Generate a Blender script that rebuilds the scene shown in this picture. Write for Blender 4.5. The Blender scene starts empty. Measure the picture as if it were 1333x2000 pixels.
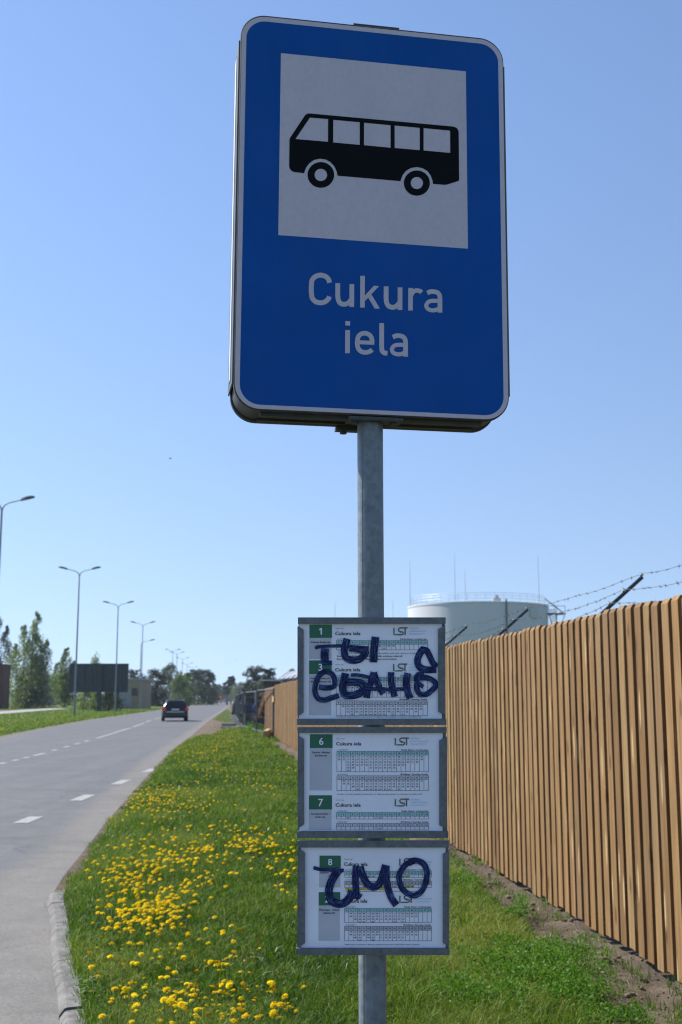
import bpy, math, random
import numpy as np
from mathutils import Vector, Matrix
random.seed(7); RNG = np.random.default_rng(11)
scene = bpy.context.scene
COL = bpy.context.collection

# ------------------------------------------------------------------ camera geometry (used to lay the place out in metres)
EYE = 1.5; FPX = 2236.0; PITCH = math.atan(366/FPX); CP, SP = math.cos(PITCH), math.sin(PITCH)
def ray(px, py):
    u = (px-666.5)/FPX; v = (1000-py)/FPX
    return (u, CP-SP*v, SP+CP*v)
def ground(px, py, z=0.0):
    r = ray(px, py); t = (z-EYE)/r[2]
    return (r[0]*t, r[1]*t, z)
def at(px, py, D):
    r = ray(px, py); t = D/r[1]
    return (r[0]*t, D, EYE+r[2]*t)
def lerp(a, b, t): return a+(b-a)*t
def smooth(x):
    x = max(0.0, min(1.0, x)); return x*x*(3-2*x)

# ------------------------------------------------------------------ materials
def nodes(name):
    m = bpy.data.materials.new(name); m.use_nodes = True
    nt = m.node_tree; b = nt.nodes['Principled BSDF']
    return m, nt, b
def N(nt, t, **kw):
    n = nt.nodes.new(t)
    for k, v in kw.items():
        if k.startswith('i_'):
            n.inputs[k[2:].replace('_', ' ')].default_value = v
        else: setattr(n, k, v)
    return n
def coords(nt, scale=(1,1,1), kind='Object'):
    tc = N(nt, 'ShaderNodeTexCoord'); mp = N(nt, 'ShaderNodeMapping'); mp.inputs['Scale'].default_value = scale
    nt.links.new(tc.outputs[kind], mp.inputs['Vector']); return mp.outputs['Vector']
def noise(nt, vec, scale, detail=4, rough=0.6):
    n = N(nt, 'ShaderNodeTexNoise'); n.inputs['Scale'].default_value = scale; n.inputs['Detail'].default_value = detail; n.inputs['Roughness'].default_value = rough
    nt.links.new(vec, n.inputs['Vector']); return n.outputs['Fac']
def ramp(nt, fac, stops):
    r = N(nt, 'ShaderNodeValToRGB'); e = r.color_ramp.elements
    while len(e) < len(stops): e.new(0.5)
    for el, (p, c) in zip(e, stops):
        el.position = p; el.color = (c[0], c[1], c[2], 1) if hasattr(c, '__len__') else (c, c, c, 1)
    nt.links.new(fac, r.inputs['Fac']); return r.outputs['Color']
def mixc(nt, fac, a, b, mode='MIX'):
    m = N(nt, 'ShaderNodeMix', data_type='RGBA', blend_type=mode)
    for sock, val in ((m.inputs['Factor'], fac), (m.inputs['A'], a), (m.inputs['B'], b)):
        if hasattr(val, 'is_linked') or isinstance(val, bpy.types.NodeSocket): nt.links.new(val, sock)
        elif hasattr(val, '__len__'): sock.default_value = (val[0], val[1], val[2], 1)
        else: sock.default_value = val
    return m.outputs['Result']
def bump(nt, b, h, strength, dist):
    n = N(nt, 'ShaderNodeBump'); n.inputs['Strength'].default_value = strength; n.inputs['Distance'].default_value = dist
    nt.links.new(h, n.inputs['Height']); nt.links.new(n.outputs['Normal'], b.inputs['Normal'])
def attr(nt, name):
    a = N(nt, 'ShaderNodeAttribute'); a.attribute_name = name; return a.outputs['Fac']
def simple(name, col, rough=0.6, metal=0.0, var=0.15, scale=20.0, bmp=0.0, spec=None, stretch=(1,1,1)):
    m, nt, b = nodes(name)
    v = coords(nt, stretch); f = noise(nt, v, scale, 5)
    lo = tuple(c*(1-var) for c in col); hi = tuple(min(1, c*(1+var)) for c in col)
    nt.links.new(ramp(nt, f, [(0.3, lo), (0.7, hi)]), b.inputs['Base Color'])
    b.inputs['Roughness'].default_value = rough; b.inputs['Metallic'].default_value = metal
    if spec is not None: b.inputs['Specular IOR Level'].default_value = spec
    if bmp: bump(nt, b, f, bmp, 0.01)
    return m

def wood(name, base, dark, light):
    m, nt, b = nodes(name)
    t = attr(nt, 'tint')
    off = N(nt, 'ShaderNodeCombineXYZ'); mul = N(nt, 'ShaderNodeMath', operation='MULTIPLY'); mul.inputs[1].default_value = 37.0
    nt.links.new(t, mul.inputs[0]); nt.links.new(mul.outputs[0], off.inputs['Z']); nt.links.new(mul.outputs[0], off.inputs['X'])
    tc = N(nt, 'ShaderNodeTexCoord'); ad = N(nt, 'ShaderNodeVectorMath', operation='ADD')
    nt.links.new(tc.outputs['Object'], ad.inputs[0]); nt.links.new(off.outputs[0], ad.inputs[1])
    mp = N(nt, 'ShaderNodeMapping'); mp.inputs['Scale'].default_value = (9, 9, 0.35); nt.links.new(ad.outputs[0], mp.inputs['Vector'])
    g = noise(nt, mp.outputs[0], 5.0, 6, 0.65)
    c = ramp(nt, g, [(0.25, dark), (0.5, base), (0.75, light)])
    # per-board tone
    tone = ramp(nt, t, [(0.0, (0.62, 0.57, 0.52)), (0.2, (0.84, 0.80, 0.76)), (0.5, (1.0, 0.98, 0.95)), (0.7, (1.08, 1.06, 1.0)), (0.86, (0.96, 1.04, 1.12)), (1.0, (1.25, 1.28, 1.22))])
    c = mixc(nt, 1.0, c, tone, 'MULTIPLY')
    # weathered patches
    mp2 = N(nt, 'ShaderNodeMapping'); mp2.inputs['Scale'].default_value = (5, 5, 1.3); nt.links.new(ad.outputs[0], mp2.inputs['Vector'])
    p = noise(nt, mp2.outputs[0], 1.2, 4)
    c = mixc(nt, ramp(nt, p, [(0.48, 0.0), (0.72, 0.6)]), c, (base[0]*0.62, base[1]*0.6, base[2]*0.62))
    # knots and pale chips
    vo = N(nt, 'ShaderNodeTexVoronoi'); vo.inputs['Scale'].default_value = 3.2
    mp3 = N(nt, 'ShaderNodeMapping'); mp3.inputs['Scale'].default_value = (3.2, 3.2, 0.9); nt.links.new(ad.outputs[0], mp3.inputs['Vector']); nt.links.new(mp3.outputs[0], vo.inputs['Vector'])
    c = mixc(nt, ramp(nt, vo.outputs['Distance'], [(0.09, 0.8), (0.20, 0.0)]), c, (dark[0]*0.5, dark[1]*0.45, dark[2]*0.4))
    vo2 = N(nt, 'ShaderNodeTexVoronoi'); vo2.inputs['Scale'].default_value = 3.0
    mp4 = N(nt, 'ShaderNodeMapping'); mp4.inputs['Scale'].default_value = (4.5, 4.5, 0.5); mp4.inputs['Location'].default_value = (3, 5, 2); nt.links.new(ad.outputs[0], mp4.inputs['Vector']); nt.links.new(mp4.outputs[0], vo2.inputs['Vector'])
    c = mixc(nt, ramp(nt, vo2.outputs['Distance'], [(0.11, 0.85), (0.19, 0.0)]), c, (0.42, 0.31, 0.155))
    fine = noise(nt, ad.outputs[0], 160, 2)
    c = mixc(nt, ramp(nt, fine, [(0.66, 0.0), (0.76, 0.5)]), c, (dark[0]*0.55, dark[1]*0.5, dark[2]*0.5))
    nt.links.new(c, b.inputs['Base Color']); b.inputs['Roughness'].default_value = 0.8; b.inputs['Specular IOR Level'].default_value = 0.25
    gy = noise(nt, ad.outputs[0], 0.9, 2)
    c2 = mixc(nt, ramp(nt, gy, [(0.5, 0.0), (0.7, 0.45)]), c, (base[0]*.85, base[1]*1.0, base[2]*1.35)); nt.links.new(c2, b.inputs['Base Color'])
    bump(nt, b, g, 0.35, 0.004)
    return m

def leafy(name, lo, mid, hi, trans=0.35, rough=0.55):
    m, nt, b = nodes(name)
    c = ramp(nt, attr(nt, 'tint'), [(0.0, lo), (0.5, mid), (1.0, hi)])
    nt.links.new(c, b.inputs['Base Color']); b.inputs['Roughness'].default_value = rough; b.inputs['Specular IOR Level'].default_value = 0.35
    tr = N(nt, 'ShaderNodeBsdfTranslucent'); nt.links.new(c, tr.inputs['Color'])
    mx = N(nt, 'ShaderNodeMixShader'); mx.inputs['Fac'].default_value = trans
    nt.links.new(b.outputs[0], mx.inputs[1]); nt.links.new(tr.outputs[0], mx.inputs[2])
    nt.links.new(mx.outputs[0], nt.nodes['Material Output'].inputs['Surface'])
    return m

def galvanised(name, col, scale=45, rough=0.5, metal=0.35):
    m, nt, b = nodes(name)
    v = coords(nt); vo = N(nt, 'ShaderNodeTexVoronoi'); vo.inputs['Scale'].default_value = scale*3; nt.links.new(v, vo.inputs['Vector'])
    f = noise(nt, v, scale, 6, 0.7)
    c = ramp(nt, f, [(0.3, tuple(x*0.68 for x in col)), (0.5, col), (0.72, tuple(x*1.35 for x in col))])
    bw = N(nt, 'ShaderNodeRGBToBW'); nt.links.new(vo.outputs['Color'], bw.inputs[0])
    c = mixc(nt, 0.25, c, ramp(nt, bw.outputs[0], [(0.2, tuple(x*0.6 for x in col)), (0.8, tuple(x*1.5 for x in col))]))
    st = noise(nt, coords(nt, (30, 30, 1.2)), 3.0, 4)
    c = mixc(nt, ramp(nt, st, [(0.55, 0.0), (0.75, 0.4)]), c, tuple(x*0.6 for x in col))
    nt.links.new(c, b.inputs['Base Color']); b.inputs['Metallic'].default_value = metal
    nt.links.new(ramp(nt, f, [(0.3, rough-0.1), (0.7, rough+0.15)]), b.inputs['Roughness'])
    bump(nt, b, f, 0.15, 0.001)
    return m

# ------------------------------------------------------------------ mesh helpers
class MB:
    def __init__(s): s.v = []; s.f = []; s.m = []; s.t = []; s.tint = 0.5
    def add(s, vs, fs, mi=0):
        o = len(s.v); s.v.extend(vs); s.t.extend([s.tint]*len(vs))
        for f in fs: s.f.append(tuple(i+o for i in f)); s.m.append(mi)
    def box(s, c, size, R=None, mi=0, bev=0.0):
        x, y, z = (d/2 for d in size)
        if bev <= 0:
            vs = [(-x,-y,-z),(x,-y,-z),(x,y,-z),(-x,y,-z),(-x,-y,z),(x,-y,z),(x,y,z),(-x,y,z)]
            fs = [(3,2,1,0),(4,5,6,7),(0,1,5,4),(1,2,6,5),(2,3,7,6),(3,0,4,7)]
        else:
            b = min(bev, x*.9, y*.9, z*.9); vs = []; 
            for sz in (-1,1):
                for sy in (-1,1):
                    for sx in (-1,1):
                        vs += [(sx*(x-b), sy*(y-b), sz*z), (sx*(x-b), sy*y, sz*(z-b)), (sx*x, sy*(y-b), sz*(z-b))]
            import itertools
            bm_pts = vs; fs = []
            def idx(sx,sy,sz,k): return ((1 if sz>0 else 0)*4+(1 if sy>0 else 0)*2+(1 if sx>0 else 0))*3+k
            for sg in (-1,1):
                q = [idx(-1,-1,sg,0),idx(1,-1,sg,0),idx(1,1,sg,0),idx(-1,1,sg,0)]; fs.append(q if sg>0 else q[::-1])
                q = [idx(-1,sg,-1,1),idx(1,sg,-1,1),idx(1,sg,1,1),idx(-1,sg,1,1)]; fs.append(q if sg<0 else q[::-1])
                q = [idx(sg,-1,-1,2),idx(sg,1,-1,2),idx(sg,1,1,2),idx(sg,-1,1,2)]; fs.append(q if sg>0 else q[::-1])
            for a in (-1,1):
                for c2 in (-1,1):
                    fs.append([idx(-1,a,c2,0),idx(1,a,c2,0),idx(1,a,c2,1),idx(-1,a,c2,1)][::(1 if a*c2<0 else -1)])
                    fs.append([idx(a,-1,c2,0),idx(a,1,c2,0),idx(a,1,c2,2),idx(a,-1,c2,2)][::(-1 if a*c2<0 else 1)])
                    fs.append([idx(a,c2,-1,1),idx(a,c2,1,1),idx(a,c2,1,2),idx(a,c2,-1,2)][::(-1 if a*c2<0 else 1)])
            for sz in (-1,1):
                for sy in (-1,1):
                    for sx in (-1,1):
                        q = [idx(sx,sy,sz,0),idx(sx,sy,sz,1),idx(sx,sy,sz,2)]; fs.append(q if sx*sy*sz<0 else q[::-1])
        out = []
        for p in vs:
            q = Vector(p)
            if R is not None: q = R @ q
            out.append((q[0]+c[0], q[1]+c[1], q[2]+c[2]))
        s.add(out, fs, mi)
    def bar(s, a, b, w, h, mi=0, up=(0,0,1), bev=0.0):
        a = Vector(a); b = Vector(b); d = b-a; L = d.length; d.normalize()
        sx = d.cross(Vector(up)); 
        if sx.length < 1e-4: sx = d.cross(Vector((0,1,0)))
        sx.normalize(); u = sx.cross(d)
        R = Matrix((sx, d, u)).transposed()
        s.box((a+b)/2, (w, L, h), R, mi, bev)
    def tube(s, pts, rad, n=8, mi=0, cap=True):
        pts = [Vector(p) for p in pts]; k = len(pts)
        if not hasattr(rad, '__len__'): rad = [rad]*k
        vs = []; ref = None
        for i, p in enumerate(pts):
            d = (pts[min(i+1,k-1)]-pts[max(i-1,0)]).normalized()
            if ref is None:
                ref = d.cross(Vector((0.3,1,0.1)))
                if ref.length < 1e-3: ref = d.cross(Vector((1,0,0)))
            x = (ref - d*ref.dot(d)).normalized(); y = d.cross(x); ref = x
            for j in range(n):
                a = 2*math.pi*j/n; q = p + x*(math.cos(a)*rad[i]) + y*(math.sin(a)*rad[i]); vs.append(tuple(q))
        fs = [(i*n+j, i*n+(j+1)%n, (i+1)*n+(j+1)%n, (i+1)*n+j) for i in range(k-1) for j in range(n)]
        if cap: fs += [tuple(range(n))[::-1], tuple((k-1)*n+j for j in range(n))]
        s.add(vs, fs, mi)
    def loft(s, rings, mi=0, cap=True, close=True):
        n = len(rings[0]); vs = [tuple(p) for r in rings for p in r]; fs = []
        for i in range(len(rings)-1):
            for j in range(n if close else n-1):
                fs.append((i*n+j, i*n+(j+1)%n, (i+1)*n+(j+1)%n, (i+1)*n+j))
        if cap: fs += [tuple(range(n))[::-1], tuple((len(rings)-1)*n+j for j in range(n))]
        s.add(vs, fs, mi)
    def build(s, name, mat, parent=None, smooth=False, tint=False):
        o = Vector(root_loc(parent)) if parent else Vector((0,0,0))
        me = bpy.data.meshes.new(name)
        me.from_pydata([(p[0]-o[0], p[1]-o[1], p[2]-o[2]) for p in s.v], [], s.f)
        for mm in (mat if isinstance(mat, (list, tuple)) else [mat]): me.materials.append(mm)
        if isinstance(mat, (list, tuple)): me.polygons.foreach_set('material_index', s.m)
        if tint:
            a = me.attributes.new('tint', 'FLOAT', 'POINT'); a.data.foreach_set('value', s.t)
        if smooth:
            try: me.shade_smooth()
            except Exception: pass
            if smooth != 'all':
                try: me.set_sharp_from_angle(angle=math.radians(40))
                except Exception: pass
        me.update()
        return link(name, me, parent)
def root_loc(o):
    while o.parent: o = o.parent
    return o.location
def link(name, me, parent=None):
    o = bpy.data.objects.new(name, me); COL.objects.link(o)
    if parent: o.parent = parent
    return o
def tri_mesh(name, V, T, mat, parent=None, tint=None, quads=False):
    o = np.array(root_loc(parent)) if parent else np.zeros(3)
    V = np.asarray(V, dtype=np.float32)-o.astype(np.float32); T = np.asarray(T, dtype=np.int32)
    k = T.shape[1]; me = bpy.data.meshes.new(name)
    me.vertices.add(len(V)); me.vertices.foreach_set('co', V.ravel())
    me.loops.add(T.size); me.loops.foreach_set('vertex_index', T.ravel())
    me.polygons.add(len(T)); me.polygons.foreach_set('loop_start', np.arange(0, T.size, k, dtype=np.int32))
    try: me.polygons.foreach_set('loop_total', np.full(len(T), k, dtype=np.int32))
    except Exception: pass
    if tint is not None:
        a = me.attributes.new('tint', 'FLOAT', 'POINT'); a.data.foreach_set('value', np.asarray(tint, dtype=np.float32))
    me.materials.append(mat); me.update(calc_edges=True); me.validate()
    return link(name, me, parent)
def thing(name, label, cat, loc=(0,0,0), group=None):
    o = bpy.data.objects.new(name, None); COL.objects.link(o); o.location = loc; o.empty_display_size = 0.2
    return tag(o, label, cat, group)
def tag(o, label=None, cat=None, group=None, kind=None):
    if label: o['label'] = label
    if cat: o['category'] = cat
    if group: o['group'] = group
    if kind: o['kind'] = kind
    return o
def struct(o): o['kind'] = 'structure'; return o
def copy_tree(o, loc, label, parts=True):
    c = o.copy(); COL.objects.link(c); c.location = loc; c['label'] = label
    for ch in list(o.children):
        d = ch.copy(); COL.objects.link(d); d.parent = c
        for g in list(ch.children):
            e = g.copy(); COL.objects.link(e); e.parent = d
    return c

class Plane:
    """a flat board standing in the world: origin, right, up, front normal"""
    def __init__(s, O, H, V):
        s.O = Vector(O); s.H = Vector(H).normalized(); s.V = Vector(V).normalized(); s.N = s.H.cross(s.V)
    def loc(s, px, py, n=0.0):
        r = Vector(ray(px, py)); e = Vector((0,0,EYE)); O = s.O+s.N*n
        t = (O-e).dot(s.N)/r.dot(s.N); P = e+r*t-O
        return P.dot(s.H), P.dot(s.V)
    def w(s, h, v, n=0.0):
        return tuple(s.O+s.H*h+s.V*v+s.N*n)
def rrect(x0, y0, x1, y1, r, k=8):
    pts = []
    for cx, cy, a0 in ((x1-r, y1-r, 0), (x0+r, y1-r, 90), (x0+r, y0+r, 180), (x1-r, y0+r, 270)):
        for i in range(k+1):
            a = math.radians(a0+90*i/k); pts.append((cx+r*math.cos(a), cy+r*math.sin(a)))
    return pts
def catmull(P, k=8):
    P = [tuple(p) for p in P]; Q = [P[0]]+P+[P[-1]]; out = []
    for i in range(1, len(Q)-2):
        p0, p1, p2, p3 = Q[i-1], Q[i], Q[i+1], Q[i+2]
        for j in range(k):
            t = j/k
            out.append(tuple(0.5*((2*b)+(-a+c)*t+(2*a-5*b+4*c-d)*t*t+(-a+3*b-3*c+d)*t**3) for a, b, c, d in zip(p0, p1, p2, p3)))
    out.append(P[-1]); return out
def filled(polys):
    """outline polygons (outer and holes) -> 2D triangulated faces, through a filled 2D curve"""
    cu = bpy.data.curves.new('outline', 'CURVE'); cu.dimensions = '2D'; cu.fill_mode = 'BOTH'
    for P in polys:
        s = cu.splines.new('POLY'); s.points.add(len(P)-1); s.use_cyclic_u = True
        for p, q in zip(s.points, P): p.co = (q[0], q[1], 0, 1)
    ob = bpy.data.objects.new('outline', cu); me = bpy.data.meshes.new_from_object(ob)
    vs = [(v.co.x, v.co.y) for v in me.vertices]; fs = [tuple(p.vertices) for p in me.polygons]
    bpy.data.objects.remove(ob); bpy.data.curves.remove(cu); bpy.data.meshes.remove(me)
    return vs, fs
def ribbon(P, w, wend=None):
    """flat stroke of width w along 2D points: returns verts, quads, (across, along) per vert"""
    vs = []; uv = []; L = 0
    n = len(P)
    for i in range(n):
        a = P[max(0, i-1)]; b = P[min(n-1, i+1)]; dx, dy = b[0]-a[0], b[1]-a[1]; l = math.hypot(dx, dy) or 1
        nx, ny = -dy/l, dx/l
        if i: L += math.hypot(P[i][0]-P[i-1][0], P[i][1]-P[i-1][1])
        ww = w if not callable(w) else w(i/(n-1))
        vs += [(P[i][0]+nx*ww/2, P[i][1]+ny*ww/2), (P[i][0]-nx*ww/2, P[i][1]-ny*ww/2)]; uv += [(0, L), (1, L)]
    fs = [(2*i, 2*i+1, 2*i+3, 2*i+2) for i in range(n-1)]
    return vs, fs, uv

# ------------------------------------------------------------------ letters
_G = {}
def glyph(ch, bold):
    k = (ch, bold)
    if k in _G: return _G[k]
    def mk(s):
        cu = bpy.data.curves.new('letter', 'FONT'); cu.body = s; cu.size = 1.0; cu.resolution_u = 2
        if bold: cu.offset = 0.014
        ob = bpy.data.objects.new('letter', cu); me = bpy.data.meshes.new_from_object(ob)
        r = ([(v.co.x, v.co.y) for v in me.vertices], [tuple(p.vertices) for p in me.polygons])
        bpy.data.objects.remove(ob); bpy.data.curves.remove(cu); bpy.data.meshes.remove(me); return r
    g = mk(ch) if ch != ' ' else ([], [])
    wd = lambda r: max(p[0] for p in r[0])-min(p[0] for p in r[0])
    adv = wd(mk('I'+ch+'I'))-wd(mk('II'))
    _G[k] = (g[0], g[1], adv); return _G[k]
def cap_height():
    if 'cap' not in _G: _G['cap'] = max(p[1] for p in glyph('H', False)[0])
    return _G['cap']
def text2d(s, x, y, cap, align='l', bold=False, width=None):
    """baseline at (x, y), y downward; returns verts, faces"""
    sc = cap/cap_height(); tot = sum(glyph(c, bold)[2] for c in s)*sc
    sx = sc
    if width: sx = sc*width/tot; tot = width
    cx = x-(tot if align == 'r' else tot/2 if align == 'c' else 0)
    V = []; F = []
    for c in s:
        gv, gf, adv = glyph(c, bold); o = len(V)
        V += [(cx+p[0]*sx, y-p[1]*sc) for p in gv]; F += [tuple(i+o for i in f) for f in gf]
        cx += adv*sx
    return V, F
# ------------------------------------------------------------------ light, sky, camera
SUN_EL, SUN_AZ = 44.0, 63.0         # degrees; azimuth to the left of the view direction
world = bpy.data.worlds.new("World"); scene.world = world; world.use_nodes = True
wn = world.node_tree; sky = wn.nodes.new('ShaderNodeTexSky'); sky.sky_type = 'NISHITA'; sky.sun_disc = False
sky.sun_elevation = math.radians(SUN_EL); sky.sun_rotation = math.radians(-SUN_AZ)
sky.air_density = 1.3; sky.dust_density = 0.1; sky.ozone_density = 4.5; sky.altitude = 0
# look the sky up a little above the true horizon, where its band is pale blue instead of sunset yellow
gtc = wn.nodes.new('ShaderNodeTexCoord'); gma = wn.nodes.new('ShaderNodeVectorMath'); gma.operation = 'MULTIPLY_ADD'
gma.inputs[1].default_value = (1, 1, 0.84); gma.inputs[2].default_value = (0, 0, 0.135)
gno = wn.nodes.new('ShaderNodeVectorMath'); gno.operation = 'NORMALIZE'
wn.links.new(gtc.outputs['Generated'], gma.inputs[0]); wn.links.new(gma.outputs[0], gno.inputs[0]); wn.links.new(gno.outputs[0], sky.inputs['Vector'])
gmx = wn.nodes.new('ShaderNodeMix'); gmx.data_type = 'RGBA'; gmx.blend_type = 'MULTIPLY'; gmx.inputs['Factor'].default_value = 1.0; gsp = wn.nodes.new('ShaderNodeSeparateXYZ'); wn.links.new(gtc.outputs['Generated'], gsp.inputs[0]); gcr = wn.nodes.new('ShaderNodeValToRGB'); gcr.color_ramp.elements[0].color = (0.99, 0.885, 0.90, 1); gcr.color_ramp.elements[1].position = 0.45; gcr.color_ramp.elements[1].color = (1.0, 0.945, 0.99, 1); wn.links.new(gsp.outputs['Z'], gcr.inputs[0]); wn.links.new(gcr.outputs[0], gmx.inputs['B'])
wn.links.new(sky.outputs[0], gmx.inputs['A']); wn.links.new(gmx.outputs['Result'], wn.nodes['Background'].inputs[0]); wn.nodes['Background'].inputs[1].default_value = 0.105
sd = Vector((-math.sin(math.radians(SUN_AZ))*math.cos(math.radians(SUN_EL)), math.cos(math.radians(SUN_AZ))*math.cos(math.radians(SUN_EL)), math.sin(math.radians(SUN_EL))))
sl = bpy.data.lights.new('sun', 'SUN'); sl.energy = 5.0; sl.angle = math.radians(0.53); sl.color = (1.0, 0.95, 0.87)
so = bpy.data.objects.new('sun', sl); COL.objects.link(so); so.rotation_euler = (-sd).to_track_quat('-Z', 'Y').to_euler(); so.location = sd*50
cam = bpy.data.cameras.new('camera'); co = bpy.data.objects.new('camera', cam); COL.objects.link(co); scene.camera = co
co.location = (0, 0, EYE); co.rotation_euler = (math.pi/2+PITCH, 0, 0)
cam.sensor_fit = 'VERTICAL'; cam.sensor_height = 23.6; cam.sensor_width = 15.7; cam.lens = 23.6*FPX/2000
scene.cycles.filter_width = 1.15
cam.clip_start = 0.05; cam.clip_end = 8000
cam.dof.use_dof = True; cam.dof.focus_distance = 2.47; cam.dof.aperture_fstop = 5.6; cam.dof.aperture_blades = 7
scene.view_settings.view_transform = 'Standard'; scene.view_settings.look = 'None'; scene.view_settings.gamma = 1; scene.view_settings.exposure = 0.76

# ------------------------------------------------------------------ layout lines (metres; x right, y away)
EDGE = [(0.9,-3.0),(-0.6,3.0),(-1.33,5.69),(-1.72,7.12),(-2.19,8.88),(-2.25,9.17),(-2.42,10.34),(-2.57,11.65),(-2.87,14.13),(-3.33,18.28),(-4.18,26.14),(-5.13,35.39),(-6.4,50.2),(-9.03,78.5),(-16.5,164),(-27.7,287),(-60,640),(-70,760)]
LEFT = [(-7.6,-3.0),(-8.9,10),(-11.3,30),(-13.3,45.6),(-15.2,59.6),(-18.3,86),(-22.1,128),(-26.3,172),(-36.3,287),(-68,626),(-78,760)]
def interp(L, y):
    for (x0, y0), (x1, y1) in zip(L, L[1:]):
        if y <= y1: return x0+(x1-x0)*(y-y0)/(y1-y0)
    return L[-1][0]
edge_x = lambda y: interp(EDGE, y)
F0 = (1.773, 6.245); FT = Vector((-0.1118, 0.99373, 0)).normalized(); FN = Vector((-FT[1], FT[0], 0))   # fence foot line; FN points to the road
def fence_x(y): return F0[0]+(y-F0[1])*FT[0]/FT[1]
from mathutils import noise as mnoise
def nz(x, y, s, seed=0): return mnoise.noise(Vector((x*s+seed*13.7, y*s-seed*7.1, seed*3.3)))
def verge_z(x, y):
    e = x-edge_x(y); f = 1-smooth((y-45)/50)
    if y < 9.17: z = 0.058*smooth((e-0.02)/0.12)
    else: z = 0.075*smooth((e+0.02)/0.7)
    z += f*(0.018*nz(x, y, 0.9)+0.010*nz(x, y, 3.1, 1))*smooth(e/0.4)
    d = dirt_mask(x, y)
    z += f*d*(0.042*nz(x, y, 3.4, 2)+0.026*nz(x, y, 9, 3)+0.016*nz(x, y, 24, 7)-0.022)
    return max(z*lerp(1, 0.6, 1-f), 0.004)
def dirt_mask(x, y):
    fx = fence_x(y); w = 0.46+0.16*nz(x, y, 0.8, 5)+0.14*nz(x, y, 3.0, 6)
    if y < 6.6: w += (6.6-y)*0.22
    if y > 40: w = 0
    m = 1-smooth((fx-x-w+0.10)/0.2) if x < fx+0.4 else 0.6
    e = x-edge_x(y)
    if 38 < y < 92:
        w2 = 1.25*smooth((y-38)/16)*(1-smooth((y-72)/20))+0.35*nz(x, y, 0.25, 8)+0.2*nz(x, y, 1.1, 9)
        m = max(m, 1-smooth((e-w2+0.15)/0.3))
    if y >= 9.0:
        w3 = 0.05+0.10*nz(x, y, 1.7, 4)
        m = max(m, 1-smooth((e-w3)/0.12))
    return max(0.0, min(1.0, m))

# ------------------------------------------------------------------ ground sheets
def gmat():
    m, nt, b = nodes('meadow_ground'); v = coords(nt)
    n1 = noise(nt, v, 0.12, 5); n2 = noise(nt, v, 2.2, 5, 0.7); n3 = noise(nt, v, 0.9, 4, 0.7)
    c = ramp(nt, n1, [(0.35, (0.060, 0.098, 0.012)), (0.6, (0.098, 0.135, 0.02))])
    c = mixc(nt, ramp(nt, n2, [(0.4, 0.0), (0.7, 0.7)]), c, (0.05, 0.085, 0.012))
    c = mixc(nt, ramp(nt, n3, [(0.56, 0.0), (0.68, 0.6)]), c, (0.22, 0.17, 0.012))
    nt.links.new(c, b.inputs['Base Color']); b.inputs['Roughness'].default_value = 0.9; b.inputs['Specular IOR Level'].default_value = 0.1
    bump(nt, b, n2, 0.6, 0.2); return m
M_ground = gmat()
g = MB(); R_ = 6000
g.add([(-R_,-60,-0.03),(R_,-60,-0.03),(R_,R_,-0.03),(-R_,R_,-0.03)], [(0,1,2,3)])
struct(g.build('ground', M_ground))

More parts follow.
